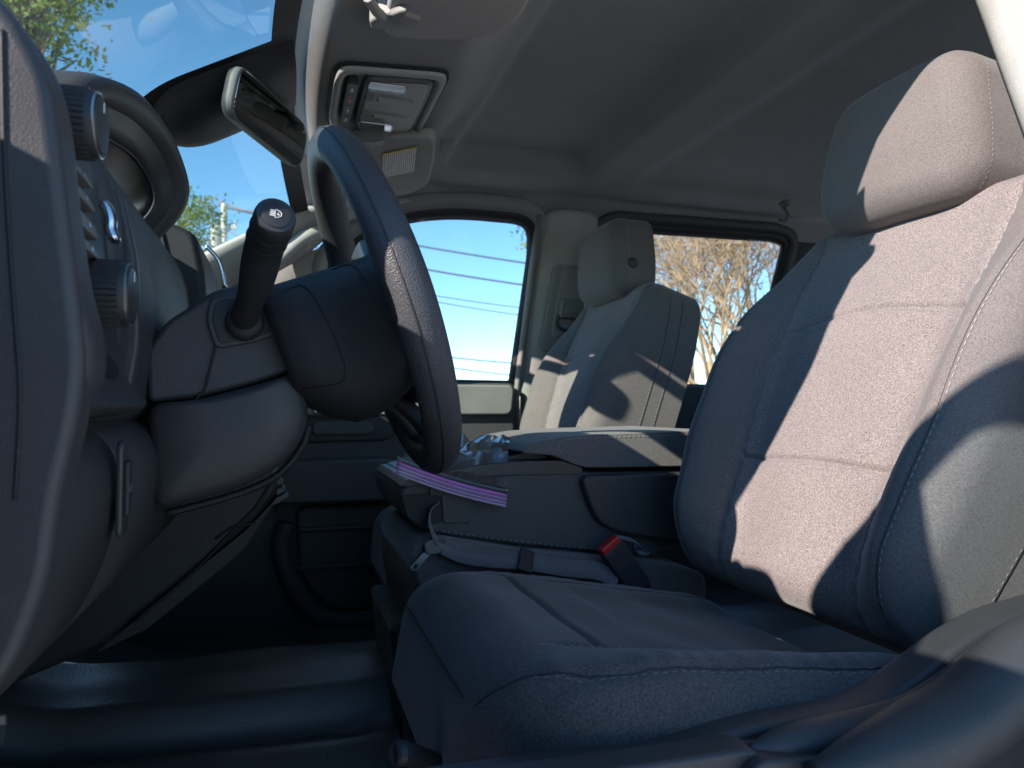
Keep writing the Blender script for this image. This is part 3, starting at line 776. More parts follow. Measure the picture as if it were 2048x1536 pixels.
def sring(a0, a1, hb, n, e=.62):
    m_, hh = (a0 + a1) / 2, (a1 - a0) / 2
    return [wp(m_ + hh * math.copysign(abs(math.cos(t)) ** e, math.cos(t)), hb * math.copysign(abs(math.sin(t)) ** e, math.sin(t)), n) for t in [2 * math.pi * q / 48 for q in range(48)]]
lofted('airbag_cover', [sring(-.05, .09, .085, -.034), sring(-.062, .10, .105, -.026), sring(-.066, .108, .118, -.008), sring(-.064, .106, .118, .006)], M['smooth'], sw, sharp=0)
back = lofted('back_cover', [sring(-.045, .082, .160, -.006), sring(-.045, .086, .162, .004), sring(-.045, .092, .153, .014), sring(-.046, .100, .136, .028), sring(-.047, .105, .120, .046), sring(-.048, .104, .110, .066), sring(-.048, .092, .104, .086), sring(-.048, .074, .099, .104), sring(-.044, .066, .092, .112)], M['matte'], sw, sharp=0)
HUB = [(-.045, .086, .162, .004), (-.045, .092, .153, .014), (-.046, .100, .136, .028), (-.047, .105, .120, .046), (-.048, .104, .110, .066), (-.048, .092, .104, .086), (-.048, .074, .099, .104), (-.044, .066, .092, .112)]
def bsf(a, n):                                          # half width of the back cover at (a, n)
    for p, q in zip(HUB, HUB[1:]):
        if n <= q[3] or q is HUB[-1]:
            t = max(0, min(1, (n - p[3]) / (q[3] - p[3]))); a0, a1, hb = (lerp(p[i], q[i], t) for i in range(3)); break
    c = min(.98, abs(a - (a0 + a1) / 2) / ((a1 - a0) / 2))
    return hb * (1 - c ** (2 / .62)) ** .31
# service cover outlined on the near side of the back cover
for sg in (-1, 1):
    tube('cover_seam', [wp(q[0], sg * (bsf(q[0], q[1]) + .0002), q[1]) for q in crv([(-.030, .106), (-.033, .084), (-.030, .074), (-.010, .068), (.040, .064), (.058, .068), (.062, .076), (.056, .104)], 6)], .0009, M['seal'], back, n=6, sharp=0)
    tube('spoke_seam', [wp(q[0], sg * (bsf(q[0], q[1]) + .0002), q[1]) for q in crv([(-.038, .044), (-.036, .030), (-.015, .026), (.020, .022), (.050, .014), (.070, .008)], 6)], .0009, M['seal'], back, n=6, sharp=0)
    # lower thin spoke bars
    tube('lower_spoke', crv([wp(.080, sg * .035, .030), wp(.115, sg * .045, .012), wp(.155, sg * .055, 0)], 5), .011, M['smooth'], sw, n=12, sx=.8, sharp=0)
disc_stack('column_collar', wp(0, 0, .108), wnrm, [(0, .062), (.02, .064), (.04, .058)], M['matte'], sw, n=32)

# ------------------------------------------------------------------ mirror and its cover on the windshield
mp_ = thing('sensor_cover', (-.05, YC, .45), 'dark sensor cover moulded on the windshield behind the mirror', 'sensor cover')
rings = []
for i in range(19):
    s = i / 18                                          # 0 at the header .. 1 at the lower tip
    x = lerp(.006, -.185, s)
    hw = lerp(.118, .100, s) * math.sqrt(max(0.02, 1 - max(0, (s - .62) / .40) ** 2.2))
    dep = lerp(.024, .040, math.sin(min(1, s * 1.05) * math.pi * .62)) * math.sqrt(max(.02, 1 - max(0, (s - .60) / .42) ** 2.4))
    row = []
    for k in range(25):
        t = -1 + 2 * k / 24
        y = YC + t * hw
        zz = wz(x, y) - .006
        row.append((x + .25 * dep * (1 - abs(t) ** 3.0), y, zz - dep * (1 - abs(t) ** 3.0)))
    rings.append(row)
cv = sheet('cover_shell', rings, M['matte'], mp_, sharp=0)
fp = []
edge = [(wpx, YC - lerp(.135, .112, s) * math.sqrt(max(0.0, 1 - max(0, (s - .62) / .43) ** 2.2))) for s, wpx in [(i / 24, lerp(-.004, -.205, i / 24)) for i in range(25)]]
A_ = [Vector((x, y, wz(x, y))) + off for x, y in edge]; B_ = [Vector((x, 2 * YC - y, wz(x, y))) + off for x, y in edge]
sheet('black_border', [A_, [a.lerp(b, .5) + Vector((0, 0, 0)) for a, b in zip(A_, B_)], B_], M['seal'], mp_)
for k in range(3, 13):                                  # cooling slots at the tip
    p = Vector(rings[16][k]).lerp(Vector(rings[17][k]), .3) + Vector((0, 0, -.0006))
    q = Vector(rings[17][k]) + Vector((0, 0, -.0006))
    tube('vent_slot', [p, q], .0016, M['seal'], cv, n=6)

mi = thing('rear_view_mirror', (-.03, 1.11, .42), 'rear view mirror in a dark frame turned towards the driver', 'mirror')
ma = Vector((-.074, .985, .414)); mb = Vector((.018, 1.225, .425))
mx_ = (mb - ma).normalized(); mz_ = Vector((0, 0, 1)); mz_ = (mz_ - mx_ * mz_.dot(mx_)).normalized()
mn_ = mx_.cross(mz_)                                     # towards the driver
if mn_.x < 0: mn_ = -mn_
tilt = Matrix.Rotation(.22, 3, mx_)
if (tilt @ mn_).z > 0: tilt = Matrix.Rotation(-.22, 3, mx_)
mn_ = tilt @ mn_; mz_ = tilt @ mz_
mc = (ma + mb) / 2
L2 = (mb - ma).length / 2
mo = round_poly([(-L2, .022), (-L2 * .92, .033), (L2 * .80, .037), (L2, .022), (L2, -.022), (L2 * .85, -.034), (-L2 * .88, -.034), (-L2, -.022)], .012)
def mring(k, n, s=1): return [mc + mx_ * (a * k) + mz_ * (b * k * s) + mn_ * n for a, b in mo]
lofted('mirror_housing', [mring(.45, -.026), mring(.75, -.020), mring(.95, -.009), mring(1.0, 0), mring(1.0, .006), mring(.985, .009)], M['matte'], mi, sharp=0)
lofted('mirror_rim', [mring(1.003, .0005), mring(1.004, .007), mring(.985, .0105), mring(.965, .0095)], M['oc_dark'], mi, caps=(0, 0), sharp=0)
M['mirror'] = simple('mirror_glass', (.34, .35, .34), .03, 1)
lofted('mirror_glass', [mring(.96, .0085), mring(.955, .0098)], M['mirror'], mi)
tube('mirror_arm', [mc + mn_ * -.03, Vector((-.075, 1.10, .425)), Vector((-.085, 1.11, .455))], [.012, .010, .014], M['matte'], mi, n=12, sharp=0)

# ------------------------------------------------------------------ overhead console
oc = thing('overhead_console', (.14, YC, .48), 'grey overhead console with reading lamps between the two sun visors', 'overhead console')
ZO = .478
def oring(pts, z): return [(x, y, z + .014 * ((y - YC) / .12) ** 2 * 0) for x, y in pts]
ocp = round_poly([(.070, 1.012), (.212, .992), (.220, 1.010), (.218, 1.235), (.200, 1.252), (.073, 1.250), (.064, 1.20), (.064, 1.05)], .022, 6)
ccx, ccy = .142, 1.122
def sc2(k, kx=None, dx=0): return [((a - ccx) * (kx or k) + ccx + dx, (b - ccy) * k + ccy) for a, b in ocp]
lofted('console_frame', [oring(sc2(1.0), ZO + .010), oring(sc2(1.0), ZO - .004), oring(sc2(.97), ZO - .008), oring(sc2(.90, .88), ZO - .007), oring(sc2(.86, .82), ZO + .004)], M['oc'], oc, sharp=0, caps=(0, 1))
lofted('console_inset', [oring(sc2(.80, .64, .013), ZO + .004), oring(sc2(.80, .64, .013), ZO - .004), oring(sc2(.77, .61, .013), ZO - .0065)], M['oc_dark'], oc, bev=.001)
lofted('inset_panel', [oring(sc2(.74, .57, .013), ZO - .005), oring(sc2(.72, .55, .013), ZO - .0095)], M['oc'], oc, bev=.002)
def opl(name, x0, x1, y0, y1, z0, z1, mat, r=.004, bev=.0012, par=oc):
    return lofted(name, [[(a, b, z0) for a, b in round_poly([(x0, y0), (x1, y0), (x1, y1), (x0, y1)], r)], [(a, b, z1) for a, b in round_poly([(x0, y0), (x1, y0), (x1, y1), (x0, y1)], r)]], mat, par, bev=bev)
bs = opl('button_strip', .082, .098, 1.048, 1.205, ZO + .002, ZO - .009, M['smooth'])
for k in range(4):
    y0 = 1.052 + k * .038
    bb = opl('map_button', .0835, .0965, y0, y0 + .035, ZO - .008, ZO - .0105, M['oc_dark'], .002, .0006, bs)
    box('button_icon', (.090, y0 + .018, ZO - .0107), (.004, .012, .0004), M['red'] if k == 1 else M['white'], bb)
for y0, y1 in ((1.036, 1.058), (1.186, 1.210)):
    lp = opl('lamp_recess', .112, .165, y0, y1, ZO - .006, ZO - .0105, M['chrome'], .004, .001)
    opl('lamp_lens', .111, .167, y0 - .001, y1 + .001, ZO - .0108, ZO - .0125, M['lens'], .004, .0006, lp)
for y0 in (1.080, 1.142):
    opl('lamp_switch', .112, .124, y0, y0 + .016, ZO - .008, ZO - .0125, M['oc_dark'], .002, .001)
    g0 = [[(.128, y0 + .002, ZO - .0090), (.185, y0 + .002, ZO - .0090)], [(.132, y0 + .008, ZO - .0150), (.178, y0 + .007, ZO - .0115)], [(.128, y0 + .016, ZO - .0090), (.185, y0 + .014, ZO - .0090)]]
    sheet('grip_ridge', g0, M['oc'], oc)
opl('microphone_slot', .111, .1125, 1.122, 1.128, ZO - .008, ZO - .0102, M['seal'], .0003, 0)
tube('console_gap', [(a, b, ZO + .001) for a, b in sc2(1.012) + [sc2(1.012)[0]]], .003, M['seal'], oc, n=6, caps=(0, 0))

# ------------------------------------------------------------------ sun visors
M['visor'] = fabric('visor_cloth', (.33, .325, .31), (.40, .395, .375), 520, .5, bump=.12, sheen=.1)
va = thing('sun_visor', (.15, .75, .49), 'near sun visor folded up above the driver, only its inner end in view', 'sun visor', 'sun visors folded against the headliner')
vpr = round_poly([(.105, .50), (.255, .50), (.262, .81), (.235, .855), (.140, .885), (.108, .88)], .03, 6)
lofted('visor_body', [[(x, y, .478 + .03 * max(0, x - .2)) for x, y in vpr], [(x, y, .457 + .03 * max(0, x - .2)) for x, y in vpr]], M['visor'], va, bev=.008)
tube('visor_rod', [atz(735, -6, .455), atz(752, 22, .455), atz(768, 36, .452)], .006, M['trim_mid'], va, n=10)
cb = [atz(u, v, .455) for u, v in ((738, 40), (742, 55), (790, 58), (838, 52), (842, 36), (800, 22), (760, 28))]
lofted('visor_clip', [[(p.x, p.y, .475) for p in cb], [(p.x, p.y, .452) for p in cb]], M['trim_mid'], va, bev=.004)
hk = [atz(u, v, .448) for u, v in ((778, 30), (790, 48), (805, 47), (815, 20), (800, 22))]
lofted('clip_hook', [[(p.x, p.y, .456) for p in hk], [(p.x, p.y, .446) for p in hk]], M['oc_dark'], va, bev=.003)

vb = thing('sun_visor', (.15, 1.48, .47), 'far sun visor folded up above the passenger, carrying a printed warning label', 'sun visor', 'sun visors folded against the headliner')
ZV = .460
vpr = [atz(u, v, ZV) for u, v in ((640, 282), (872, 276), (868, 330), (856, 372), (828, 386), (790, 396), (735, 396), (700, 400), (660, 380))]
vp2 = round_poly([(p.x, p.y) for p in vpr], .025, 5)
lofted('visor_body', [[(x, y, ZV + .022) for x, y in vp2], [(x, y, ZV) for x, y in vp2]], M['visor'], vb, bev=.007)
lab = [atz(u, v, ZV - .002) for u, v in ((766, 309), (834, 294), (829, 343), (765, 356))]
me_o = obj('warning_label', lab, [(0, 1, 2, 3)], M['label'], vb)
uv = me_o.data.uv_layers.new(name='UVMap')
order = {tuple(round(c, 5) for c in lab[i]): q for i, q in enumerate(((0, 1), (1, 1), (1, 0), (0, 0)))}
for lp_ in me_o.data.loops:
    uv.data[lp_.index].uv = order[tuple(round(c, 5) for c in me_o.data.vertices[lp_.vertex_index].co)]
obj('label_header', [atz(u, v, ZV - .0025) for u, v in ((766, 308), (834, 293), (834, 297), (766, 312))], [(0, 1, 2, 3)], M['yellow'], me_o)
cl = [atz(u, v, .455) for u, v in ((700, 276), (770, 271), (764, 283), (712, 287))]
lofted('visor_clip', [[(p.x, p.y, .47) for p in cl], [(p.x, p.y, .447) for p in cl]], M['oc_dark'], vb, bev=.003)

def headliner_cap(name, u0, v0, u1, v1, z, mat, label, cat):
    P = [atz(u, v, z) for u, v in ((u0, v0), (u1, v0), (u1, v1), (u0, v1))]
    z0 = min(zhead(p.x, p.y) for p in P) - .004
    P = [atz(u, v, z0) for u, v in ((u0, v0), (u1, v0), (u1, v1), (u0, v1))]
    o = lofted(name, [[(p.x, p.y, z0 + .012) for p in P], [(p.x, p.y, z0) for p in P]], mat, None, bev=.003)
    return tag(o, label, cat)
headliner_cap('blanking_cap', 881, 288, 909, 304, .50, M['head'], 'small rectangular blanking cap in the headliner by the far visor', 'cap')
# coat hook above the rear door
hk = thing('coat_hook', atz(1568, 415, .50), 'small grey coat hook on the headliner above the rear window', 'hook')
p = at(1568, 415, 1.70); p.z = zhead(p.x, min(p.y, 1.70)) - .004
p = atz(1568, 415, .518)
disc_stack('hook_base', p + Vector((0, 0, .012)), (0, -.3, -1), [(0, .016), (.006, .016), (.009, .012)], M['oc_dark'], hk, n=24)
tube('hook', crv([p + Vector((.0, .006, .004)), p + Vector((.004, -.006, -.016)), p + Vector((.006, -.002, -.030)), p + Vector((.006, .016, -.034)), p + Vector((.006, .024, -.026))], 5), .005, M['oc_dark'], hk, n=10, sharp=0)

# ------------------------------------------------------------------ seats
class Pillow:
    """An upholstered pad: a height field over a shaped outline, rounded at its edge, with side walls."""
    def __init__(s, O, U, N, H, W, nf, rho, D, ws=None, rhoB=None, rows=60, extra_rows=(), ks=.6, ncol=40):
        s.O, s.U, s.N, s.H, s.W, s.nf, s.rho, s.D = Vector(O), Vector(U).normalized(), Vector(N).normalized(), H, W, nf, rho, D
        s.ws, s.ks = ws, ks
        s.rhoB = rhoB if rhoB is not None else rho
        hs_ = [H * (.5 - .5 * math.cos(math.pi * j / rows)) for j in range(rows + 1)] + [H * j / rows for j in range(1, rows)]
        for e in extra_rows:
            hs_ += [e + d for d in (-.010, -.006, -.0035, -.0018, 0, .0018, .0035, .006, .010)]
        hs_ = sorted(set(round(h, 5) for h in hs_ if 0 <= h <= H))
        s.hs = [h for i, h in enumerate(hs_) if i == 0 or h - hs_[i - 1] > .0007]
        if ws:
            a = [-ks * math.cos(math.pi * i / (ncol // 2)) for i in range(ncol // 2 + 1)]
            a[0] = -ks; a[-1] = ks
            b = [ks + (1 - ks) * (.5 - .5 * math.cos(math.pi * i / (ncol // 2))) for i in range(1, ncol // 2 + 1)]
            s.kl = [-x for x in reversed(b)] + a + b
        else:
            s.kl = [-math.cos(math.pi * i / ncol) for i in range(ncol + 1)]
    def w(s, k, h):
        W = s.W(h)
        if not s.ws: return k * W
        q = s.ws(h); a = abs(k); g = -1 if k < 0 else 1
        return g * (a / s.ks * q if a <= s.ks else q + (a - s.ks) / (1 - s.ks) * (W - q))
    def n(s, k, h):
        w = s.w(k, h); W = s.W(h)
        def e(d, r):
            if d >= r: return 0
            return r - math.sqrt(max(0, r * r - (r - d) ** 2))
        e1 = e(W - abs(w), s.rho); e2 = e(s.H - h, s.rho); e3 = e(h, s.rhoB)
        return s.nf(w, h) - min(max(e1, e2, e3) + .3 * min(e1, max(e2, e3)), s.D * .9)
    def P(s, k, h, dn=0, n=None):
        return s.O + s.U * h + Vector((0, 1, 0)) * s.w(k, h) + s.N * ((s.n(k, h) if n is None else n) + dn)
    def nrm(s, k, h):
        d = .002
        a = s.P(min(1, k + d), h) - s.P(max(-1, k - d), h); b = s.P(k, min(s.H, h + d)) - s.P(k, max(0, h - d))
        v = a.cross(b); v.normalize()
        return v if v.dot(s.N) > 0 else -v
    def mesh(s, name, k0, k1, mat, parent, h0=0, h1=None, m=4):
        h1 = s.H if h1 is None else h1
        ks_ = [k for k in s.kl if k0 - 1e-6 <= k <= k1 + 1e-6]; hh = [h for h in s.hs if h0 - 1e-6 <= h <= h1 + 1e-6]
        ci = [(ks_[0], m - q) for q in range(m) if ks_[0] == -1] + [(k, 0) for k in ks_] + [(ks_[-1], q + 1) for q in range(m) if ks_[-1] == 1]
        cj = [(0, m - q) for q in range(m) if hh[0] == 0] + [(h, 0) for h in hh] + [(hh[-1], q + 1) for q in range(m) if hh[-1] == s.H]
        G = []
        for h, sj in cj:
            row = []
            for k, si in ci:
                t = max(si, sj) / m
                n0 = s.n(k, h)
                row.append(s.P(k, h, n=lerp(n0, -s.D, t)))
            G.append(row)
        return sheet(name, G, mat, parent, sharp=0)
    def back(s, name, mat, parent):
        hh = s.hs
        L_ = [s.P(-1, h, n=-s.D + .001) for h in hh]; R_ = [s.P(1, h, n=-s.D + .001) for h in hh]
        mid = [[l.lerp(r, i / 6) - s.N * (.012 * math.sin(math.pi * i / 6)) for i in range(7)] for l, r in zip(L_, R_)]
        return sheet(name, mid, mat, parent, sharp=0)
    def seam(s, kf, h0, h1, n=40, dn=0):
        return [s.P(kf(lerp(h0, h1, i / n)) if callable(kf) else kf, lerp(h0, h1, i / n), dn) for i in range(n + 1)]

YD = .685
seat = thing('front_seat', (.40, YD, -.48), 'black cloth driver seat in the foreground, partly in bright sunlight', 'seat', 'front seats')
LEAN = math.radians(25)
def sbW(h):
    base = .196 + .030 * sm(0, .20, h) - .034 * sm(.34, .54, h)
    rc = .07; H = .525
    return base - rc + math.sqrt(max(0, rc * rc - max(0, h - (H - rc)) ** 2)) if h > H - rc else base
def sbws(h): return .118 + .026 * sm(.05, .35, h) - .004 * sm(.4, .5, h)
SEAMS = (.155, .335)
def sbn(w, h):
    a = abs(w); q = sbws(h); W = sbW(h)
    bol = .055 * sm(q - .03, q + .055, a) * (1 - .85 * sm(.28, .50, h)) * sm(-.05, .08, h)
    n = bol + .010 * math.cos(min(1, a / q) * math.pi / 2) * (1 - sm(.3, .5, h)) + .012 * math.sin(h / .52 * math.pi)
    d = a - q
    n -= .0055 * math.exp(-(d / .0045) ** 2) * (1 - sm(.47, .50, h))
    if a < q:
        for e in SEAMS:
            n -= .0045 * math.exp(-((h - e - .018 * (1 - (w / q) ** 2) * (1 if e > .3 else .2)) / .0035) ** 2)
    n += .0011 * math.sin(h * 300 + 2 * math.sin(h * 47)) * math.exp(-(d / .016) ** 2)
    # outer stitched seam of the bolster
    n -= .0030 * math.exp(-((a - (q + .62 * (W - q))) / .0035) ** 2)
    n += .0012 * math.sin(w * 41 + h * 23) * math.sin(h * 37 - w * 11)
    return n
ER = [e + .018 * t for e in SEAMS for t in (0, .25, .5, .75, 1)]
SB = Pillow((.522, YD, -.212), (math.sin(LEAN), 0, math.cos(LEAN)), (-math.cos(LEAN), 0, math.sin(LEAN)), .525, sbW, sbn, .042, .125, ws=sbws, rows=70, extra_rows=ER, ncol=56)
sbk = SB.back('seatback', M['trim_dark'], seat)
SB.mesh('seatback_insert', -.6, .6, M['insert'], sbk, 0, None)
for a, b, nm in ((-1, -.6, 'bolster'), (.6, 1, 'bolster')): SB.mesh(nm, a, b, M['bolster'], sbk)
for sg in (-1, 1):
    stitch('stitching', SB.seam(sg * .60 + sg * .02, .02, .47, 60), SB.N, M['thread'], sbk)
    kk = .6 + .4 * .62
    stitch('stitching', SB.seam(sg * (kk + .022), .02, .49, 60), lambda p: Vector((-.7, -.3 , .4)) if sg < 0 else SB.N, M['thread'], sbk)
    tube('piping', SB.seam(sg * kk, .005, .515, 50, .0002), .0007, M['matte'], sbk, n=5, sharp=0)
# side panel seams on the walls of the bolsters
for sg in (-1, 1):
    for dpt_ in (.045, .075):
        path = [SB.P(sg, lerp(.02, .49, i / 40), n=-dpt_) + Vector((0, sg * .0006, 0)) for i in range(41)]
        stitch('stitching', path, (0, sg, 0), M['thread'], sbk, pitch=.008)
        tube('panel_seam', [p + SB.N * -.003 for p in path], .0006, M['seal'], sbk, n=5, sharp=0)

# head restraint
def hrW(h): 
    base = .121 - .018 * sm(.06, .185, h) - .004 * (1 - sm(0, .05, h)); rc = .045; H = .188
    for d in (h - (H - rc), rc - h):
        if d > 0: base = base - rc + math.sqrt(max(0, rc * rc - d * d))
    return base
def hrn(w, h): return .014 * (1 - (w / .135) ** 2) + .010 * math.sin(h / .188 * math.pi)
HR = Pillow((.698, YD + .014, .232), (.14, 0, .99), (-.99, 0, .14), .188, hrW, hrn, .034, .085, rows=36, ncol=40)
hr = HR.back('head_restraint', M['matte'], seat)
HR.mesh('restraint_cushion', -1, 1, M['bolster'], hr)
stitch('stitching', [HR.P(-.985, h, n=HR.n(-.985, h) - .010) + Vector((0, -.0012, 0)) for h in [.012 + .164 * i / 30 for i in range(31)]], (0, -1, 0), M['thread'], hr, pitch=.006, ln=.004)
for sg in (-1, 1):
    tube('restraint_post', [HR.P(0, .01, n=-.045) + Vector((0, sg * .055, 0)), HR.P(0, -.0, n=-.045) + Vector((-.02, sg * .055, -.07))], .006, M['silver'], hr, n=10)

# seat cushion
CA = math.radians(10)
def cuW(h):
    base = .238 - .012 * sm(.3, .47, h); rc = .10
    return base - rc + math.sqrt(max(0, rc * rc - max(0, rc - h) ** 2)) if h < rc else base
def cuws(h): return .150 - .012 * sm(0, .12, .12 - h)
def cun(w, h):
    a = abs(w); q = cuws(h)
    n = (.012 + (.020 * sm(.0, .45, h) if w < 0 else 0)) * sm(q - .02, q + .05, a) * sm(.02, .14, h) - (.026 * sm(.10, .23, w) if w > 0 else 0)
    n -= .012 * sm(.14, .34, h) * (1 - sm(q - .06, q, a))
    n -= .0045 * math.exp(-((a - q) / .0045) ** 2) * sm(.05, .09, h)
    n -= .0035 * math.exp(-((a - (q + .068)) / .0035) ** 2) * sm(.02, .05, h)
    n += .0006 * math.sin(h * 260 + 2 * math.sin(h * 41)) * math.exp(-((a - q - .06) / .02) ** 2)
    if a < q: n -= .0040 * math.exp(-((h - .105) / .004) ** 2)
    n -= .006 * sm(0, .02, h - .16 - .8 * max(0, a - .01) * 0) * (1 - sm(.0, .10, abs(w) - .02)) * (1 - sm(.16, .30, h)) * .5
    n += .0012 * math.sin(w * 37 + h * 29) * math.sin(h * 31 - w * 17)
    return n
CU = Pillow((.142, YD, -.176), (math.cos(CA), 0, -math.sin(CA)), (math.sin(CA), 0, math.cos(CA)), .425, cuW, cun, .040, .135, ws=cuws, rhoB=.062, rows=60, extra_rows=(.105,), ncol=56)
cub = CU.back('cushion', M['trim_dark'], seat)
CU.mesh('cushion_front', -.6, .6, M['cushion_shaded'], cub, 0, .105)
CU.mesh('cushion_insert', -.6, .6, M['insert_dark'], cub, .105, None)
for a, b in ((-1, -.6), (.6, 1)): CU.mesh('cushion_bolster', a, b, M['cushion_shaded'], cub)
for sg in (-1, 1):
    stitch('stitching', CU.seam(sg * .63, .05, .418, 60), CU.N, M['thread'], cub)
    stitch('stitching', CU.seam(sg * .915, .03, .418, 60), CU.N, M['thread'], cub)
    tube('piping', CU.seam(sg * .90, .004, .418, 60, .0002), .0007, M['matte'], cub, n=5, sharp=0)
    path = [CU.P(sg * .995, lerp(.05, .415, i / 30), n=CU.n(sg * .995, .2) - .006) + Vector((0, sg * .001, 0)) for i in range(31)]
frontseam = [CU.P(k, .0, n=-.047) + Vector((-.001, 0, 0)) for k in [-.98 + 1.96 * i / 30 for i in range(31)]]
tube('panel_seam', frontseam, .0008, M['seal'], cub, n=5, sharp=0)
# seat pedestal and tracks
prism('pedestal', round_poly([(.185, -.30), (.50, -.34), (.56, -.50), (.15, -.50), (.135, -.38)], .03), YD - .19, YD + .20, M['matte'], seat, bev=.012)
for sg in (-1, 1):
    box('track', (.33, YD + sg * .19, -.505), (.52, .035, .03), M['matte'], seat, bev=.004)
tube('adjuster_bar', [at(800, 1505, .52), at(830, 1512, .56), at(900, 1540, .60)], .0085, M['matte'], seat, n=14)
disc_stack('bar_end', at(806, 1507, .522), (-.9, -.3, .1), [(0, .0080), (.005, .0080), (.007, .006)], M['smooth'], seat, n=20)

# outboard side shield of the driver seat: two stepped mouldings that sweep up to the recliner
YS = .430
top = [xz(u, v, YS) for u, v in ((700, 1600), (1000, 1556), (1180, 1530), (1330, 1500), (1500, 1450), (1650, 1425), (1760, 1398), (1840, 1345), (1920, 1283), (2000, 1238), (2070, 1215), (2160, 1190))]
bot = [xz(u, v, YS) for u, v in ((2200, 1560), (1900, 1640), (700, 1720))]
prism('side_shield', crv(top, 4) + bot, YS - .004, YS + .03, M['dash'], seat, bev=.006)
r1 = crv([at(u, v, .412) for u, v in ((1500, 1500), (1560, 1492), (1700, 1474), (1830, 1436), (1930, 1372), (2020, 1300), (2120, 1258))], 5)
tube('shield_rib', r1, [.004 + .013 * sm(0, 9, i) for i in range(len(r1))], M['dash'], seat, n=16, sx=1.0, sy=1.0, sharp=0)
r2 = crv([at(u, v, .380) for u, v in ((1630, 1560), (1700, 1535), (1830, 1490), (1940, 1430), (2030, 1350), (2100, 1300), (2200, 1280))], 5)
tube('shield_rib', r2, [.010 + .018 * sm(0, 12, i) for i in range(len(r2))], M['dash'], seat, n=16, sharp=0)
prism('shield_skirt', round_poly([xz(u, v, .40) for u, v in ((1500, 1512), (1700, 1500), (1900, 1440), (2080, 1330), (2200, 1400), (2200, 1700), (1400, 1700))], .01), .392, .425, M['dash'], seat, bev=.006)
prism('front_skirt', round_poly([xz(u, v, .40) for u, v in ((820, 1600), (1300, 1532), (1520, 1500), (1560, 1560), (1400, 1700), (820, 1700))], .01), .402, .428, M['dash'], seat, bev=.006)
tube('shield_joint', [at(u, v, .389) for u, v in ((1682, 1482), (1693, 1492), (1690, 1512))], .0014, M['seal'], seat, n=6)

def copy_tree(o, parent=None):
    c = o.copy(); COL.objects.link(c); c.parent = parent
    c.matrix_parent_inverse = o.matrix_parent_inverse.copy()
    for ch in o.children: copy_tree(ch, c)
    return c
skip = ('side_shield', 'shield', 'adjuster', 'bar_end', 'front_skirt')
ps = seat.copy(); COL.objects.link(ps)
ps['label'] = 'black cloth passenger seat beyond the console, half shaded'
for ch in list(seat.children):
    if not ch.name.startswith(skip): copy_tree(ch, ps)
ps.location = seat.location + Vector((.090, .865, -.010))
ps.rotation_euler = (0, math.radians(-6.3), 0)
q = at(1308, 566, 1.42)
bt = disc_stack('restraint_button', (.735, YD + .865 - .102, .30), (-.1, -1, 0), [(-.004, .013), (.004, .013), (.006, .010)], M['matte'], None, n=24)
bt.parent = ps; bt.matrix_parent_inverse = Matrix.Translation(-ps.location - Vector((-.090, 0, .010)))
disc_stack('button_face', (.735, YD + .865 - .1085, .30), (-.1, -1, 0), [(-.002, .008), (.0015, .008), (.002, .007)], M['smooth'], bt, n=20)

# ------------------------------------------------------------------ centre console between the seats
co = thing('centre_console', (.4, YC, -.45), 'black fold-down console with padded armrest between the front seats', 'console')
Y2 = .985
bodyp = [xz(u, v, Y2) for u, v in ((797, 985), (812, 966), (850, 955), (1000, 944), (1140, 940), (1200, 945), (1440, 938), (1440, 1085), (1400, 1095), (1310, 1113), (1180, 1104), (1040, 1092), (900, 1074), (850, 1062), (818, 1044), (803, 1015))]
prism('console_body', round_poly(bodyp, .010), Y2, 1.265, M['trim_dark'], co, bev=.012)
tp_ = [xz(u, v, Y2) for u, v in ((826, 956), (950, 931), (1050, 922), (1120, 921), (1165, 936), (1160, 948), (1000, 950), (850, 962))]
prism('tray_rim', round_poly(tp_, .004), Y2 - .003, 1.268, M['smooth'], co, bev=.004)
armp = [xz(u, v, Y2) for u, v in ((1036, 905), (1060, 886), (1130, 873), (1250, 866), (1440, 860), (1460, 900), (1450, 931), (1170, 935), (1140, 926), (1105, 910))]
ar = prism('armrest_lid', round_poly(armp, .010), Y2 - .006, 1.272, M['bolster'], co, bev=.014, seg=4)
stitch('stitching', crv([at(u, v, Y2 - .0065) for u, v in ((1122, 905), (1116, 892), (1128, 880), (1200, 875), (1420, 868))], 6), (0, -1, 0), M['thread'], ar, pitch=.008)
binp = [xz(u, v, Y2) for u, v in ((1152, 950), (1420, 942), (1425, 1072), (1330, 1078), (1235, 1064), (1190, 1045), (1172, 1010))]
prism('storage_bin', round_poly(binp, .016), Y2 - .018, Y2 + .01, M['dash'], co, bev=.010, seg=4)
prism('nose_recess', round_poly([xz(u, v, Y2) for u, v in ((801, 990), (880, 985), (884, 1045), (845, 1050), (815, 1036))], .006), Y2 - .002, Y2 + .004, M['seal'], co, bev=.001)
prism('nose_panel', round_poly([xz(u, v, Y2) for u, v in ((858, 973), (938, 980), (940, 1045), (886, 1046), (882, 992), (858, 990))], .003), Y2 - .004, Y2 + .004, M['dash'], co, bev=.0015)
prism('tray_cap', round_poly([xz(u, v, Y2) for u, v in ((798, 972), (815, 958), (868, 957), (862, 970))], .003), Y2 - .004, 1.26, M['smooth'], co, bev=.002)
stitch('stitching', crv([at(u, v, Y2 - .001) for u, v in ((870, 1060), (1000, 1078), (1150, 1094), (1310, 1106))], 6), (0, -1, 0), M['thread'], co, pitch=.009)
cup = [xz(u, v, 1.15) for u, v in ((880, 925), (1035, 888), (1050, 915), (900, 945))]
prism('cup_tray', round_poly(cup, .006), 1.03, 1.25, M['smooth'], co, bev=.006)
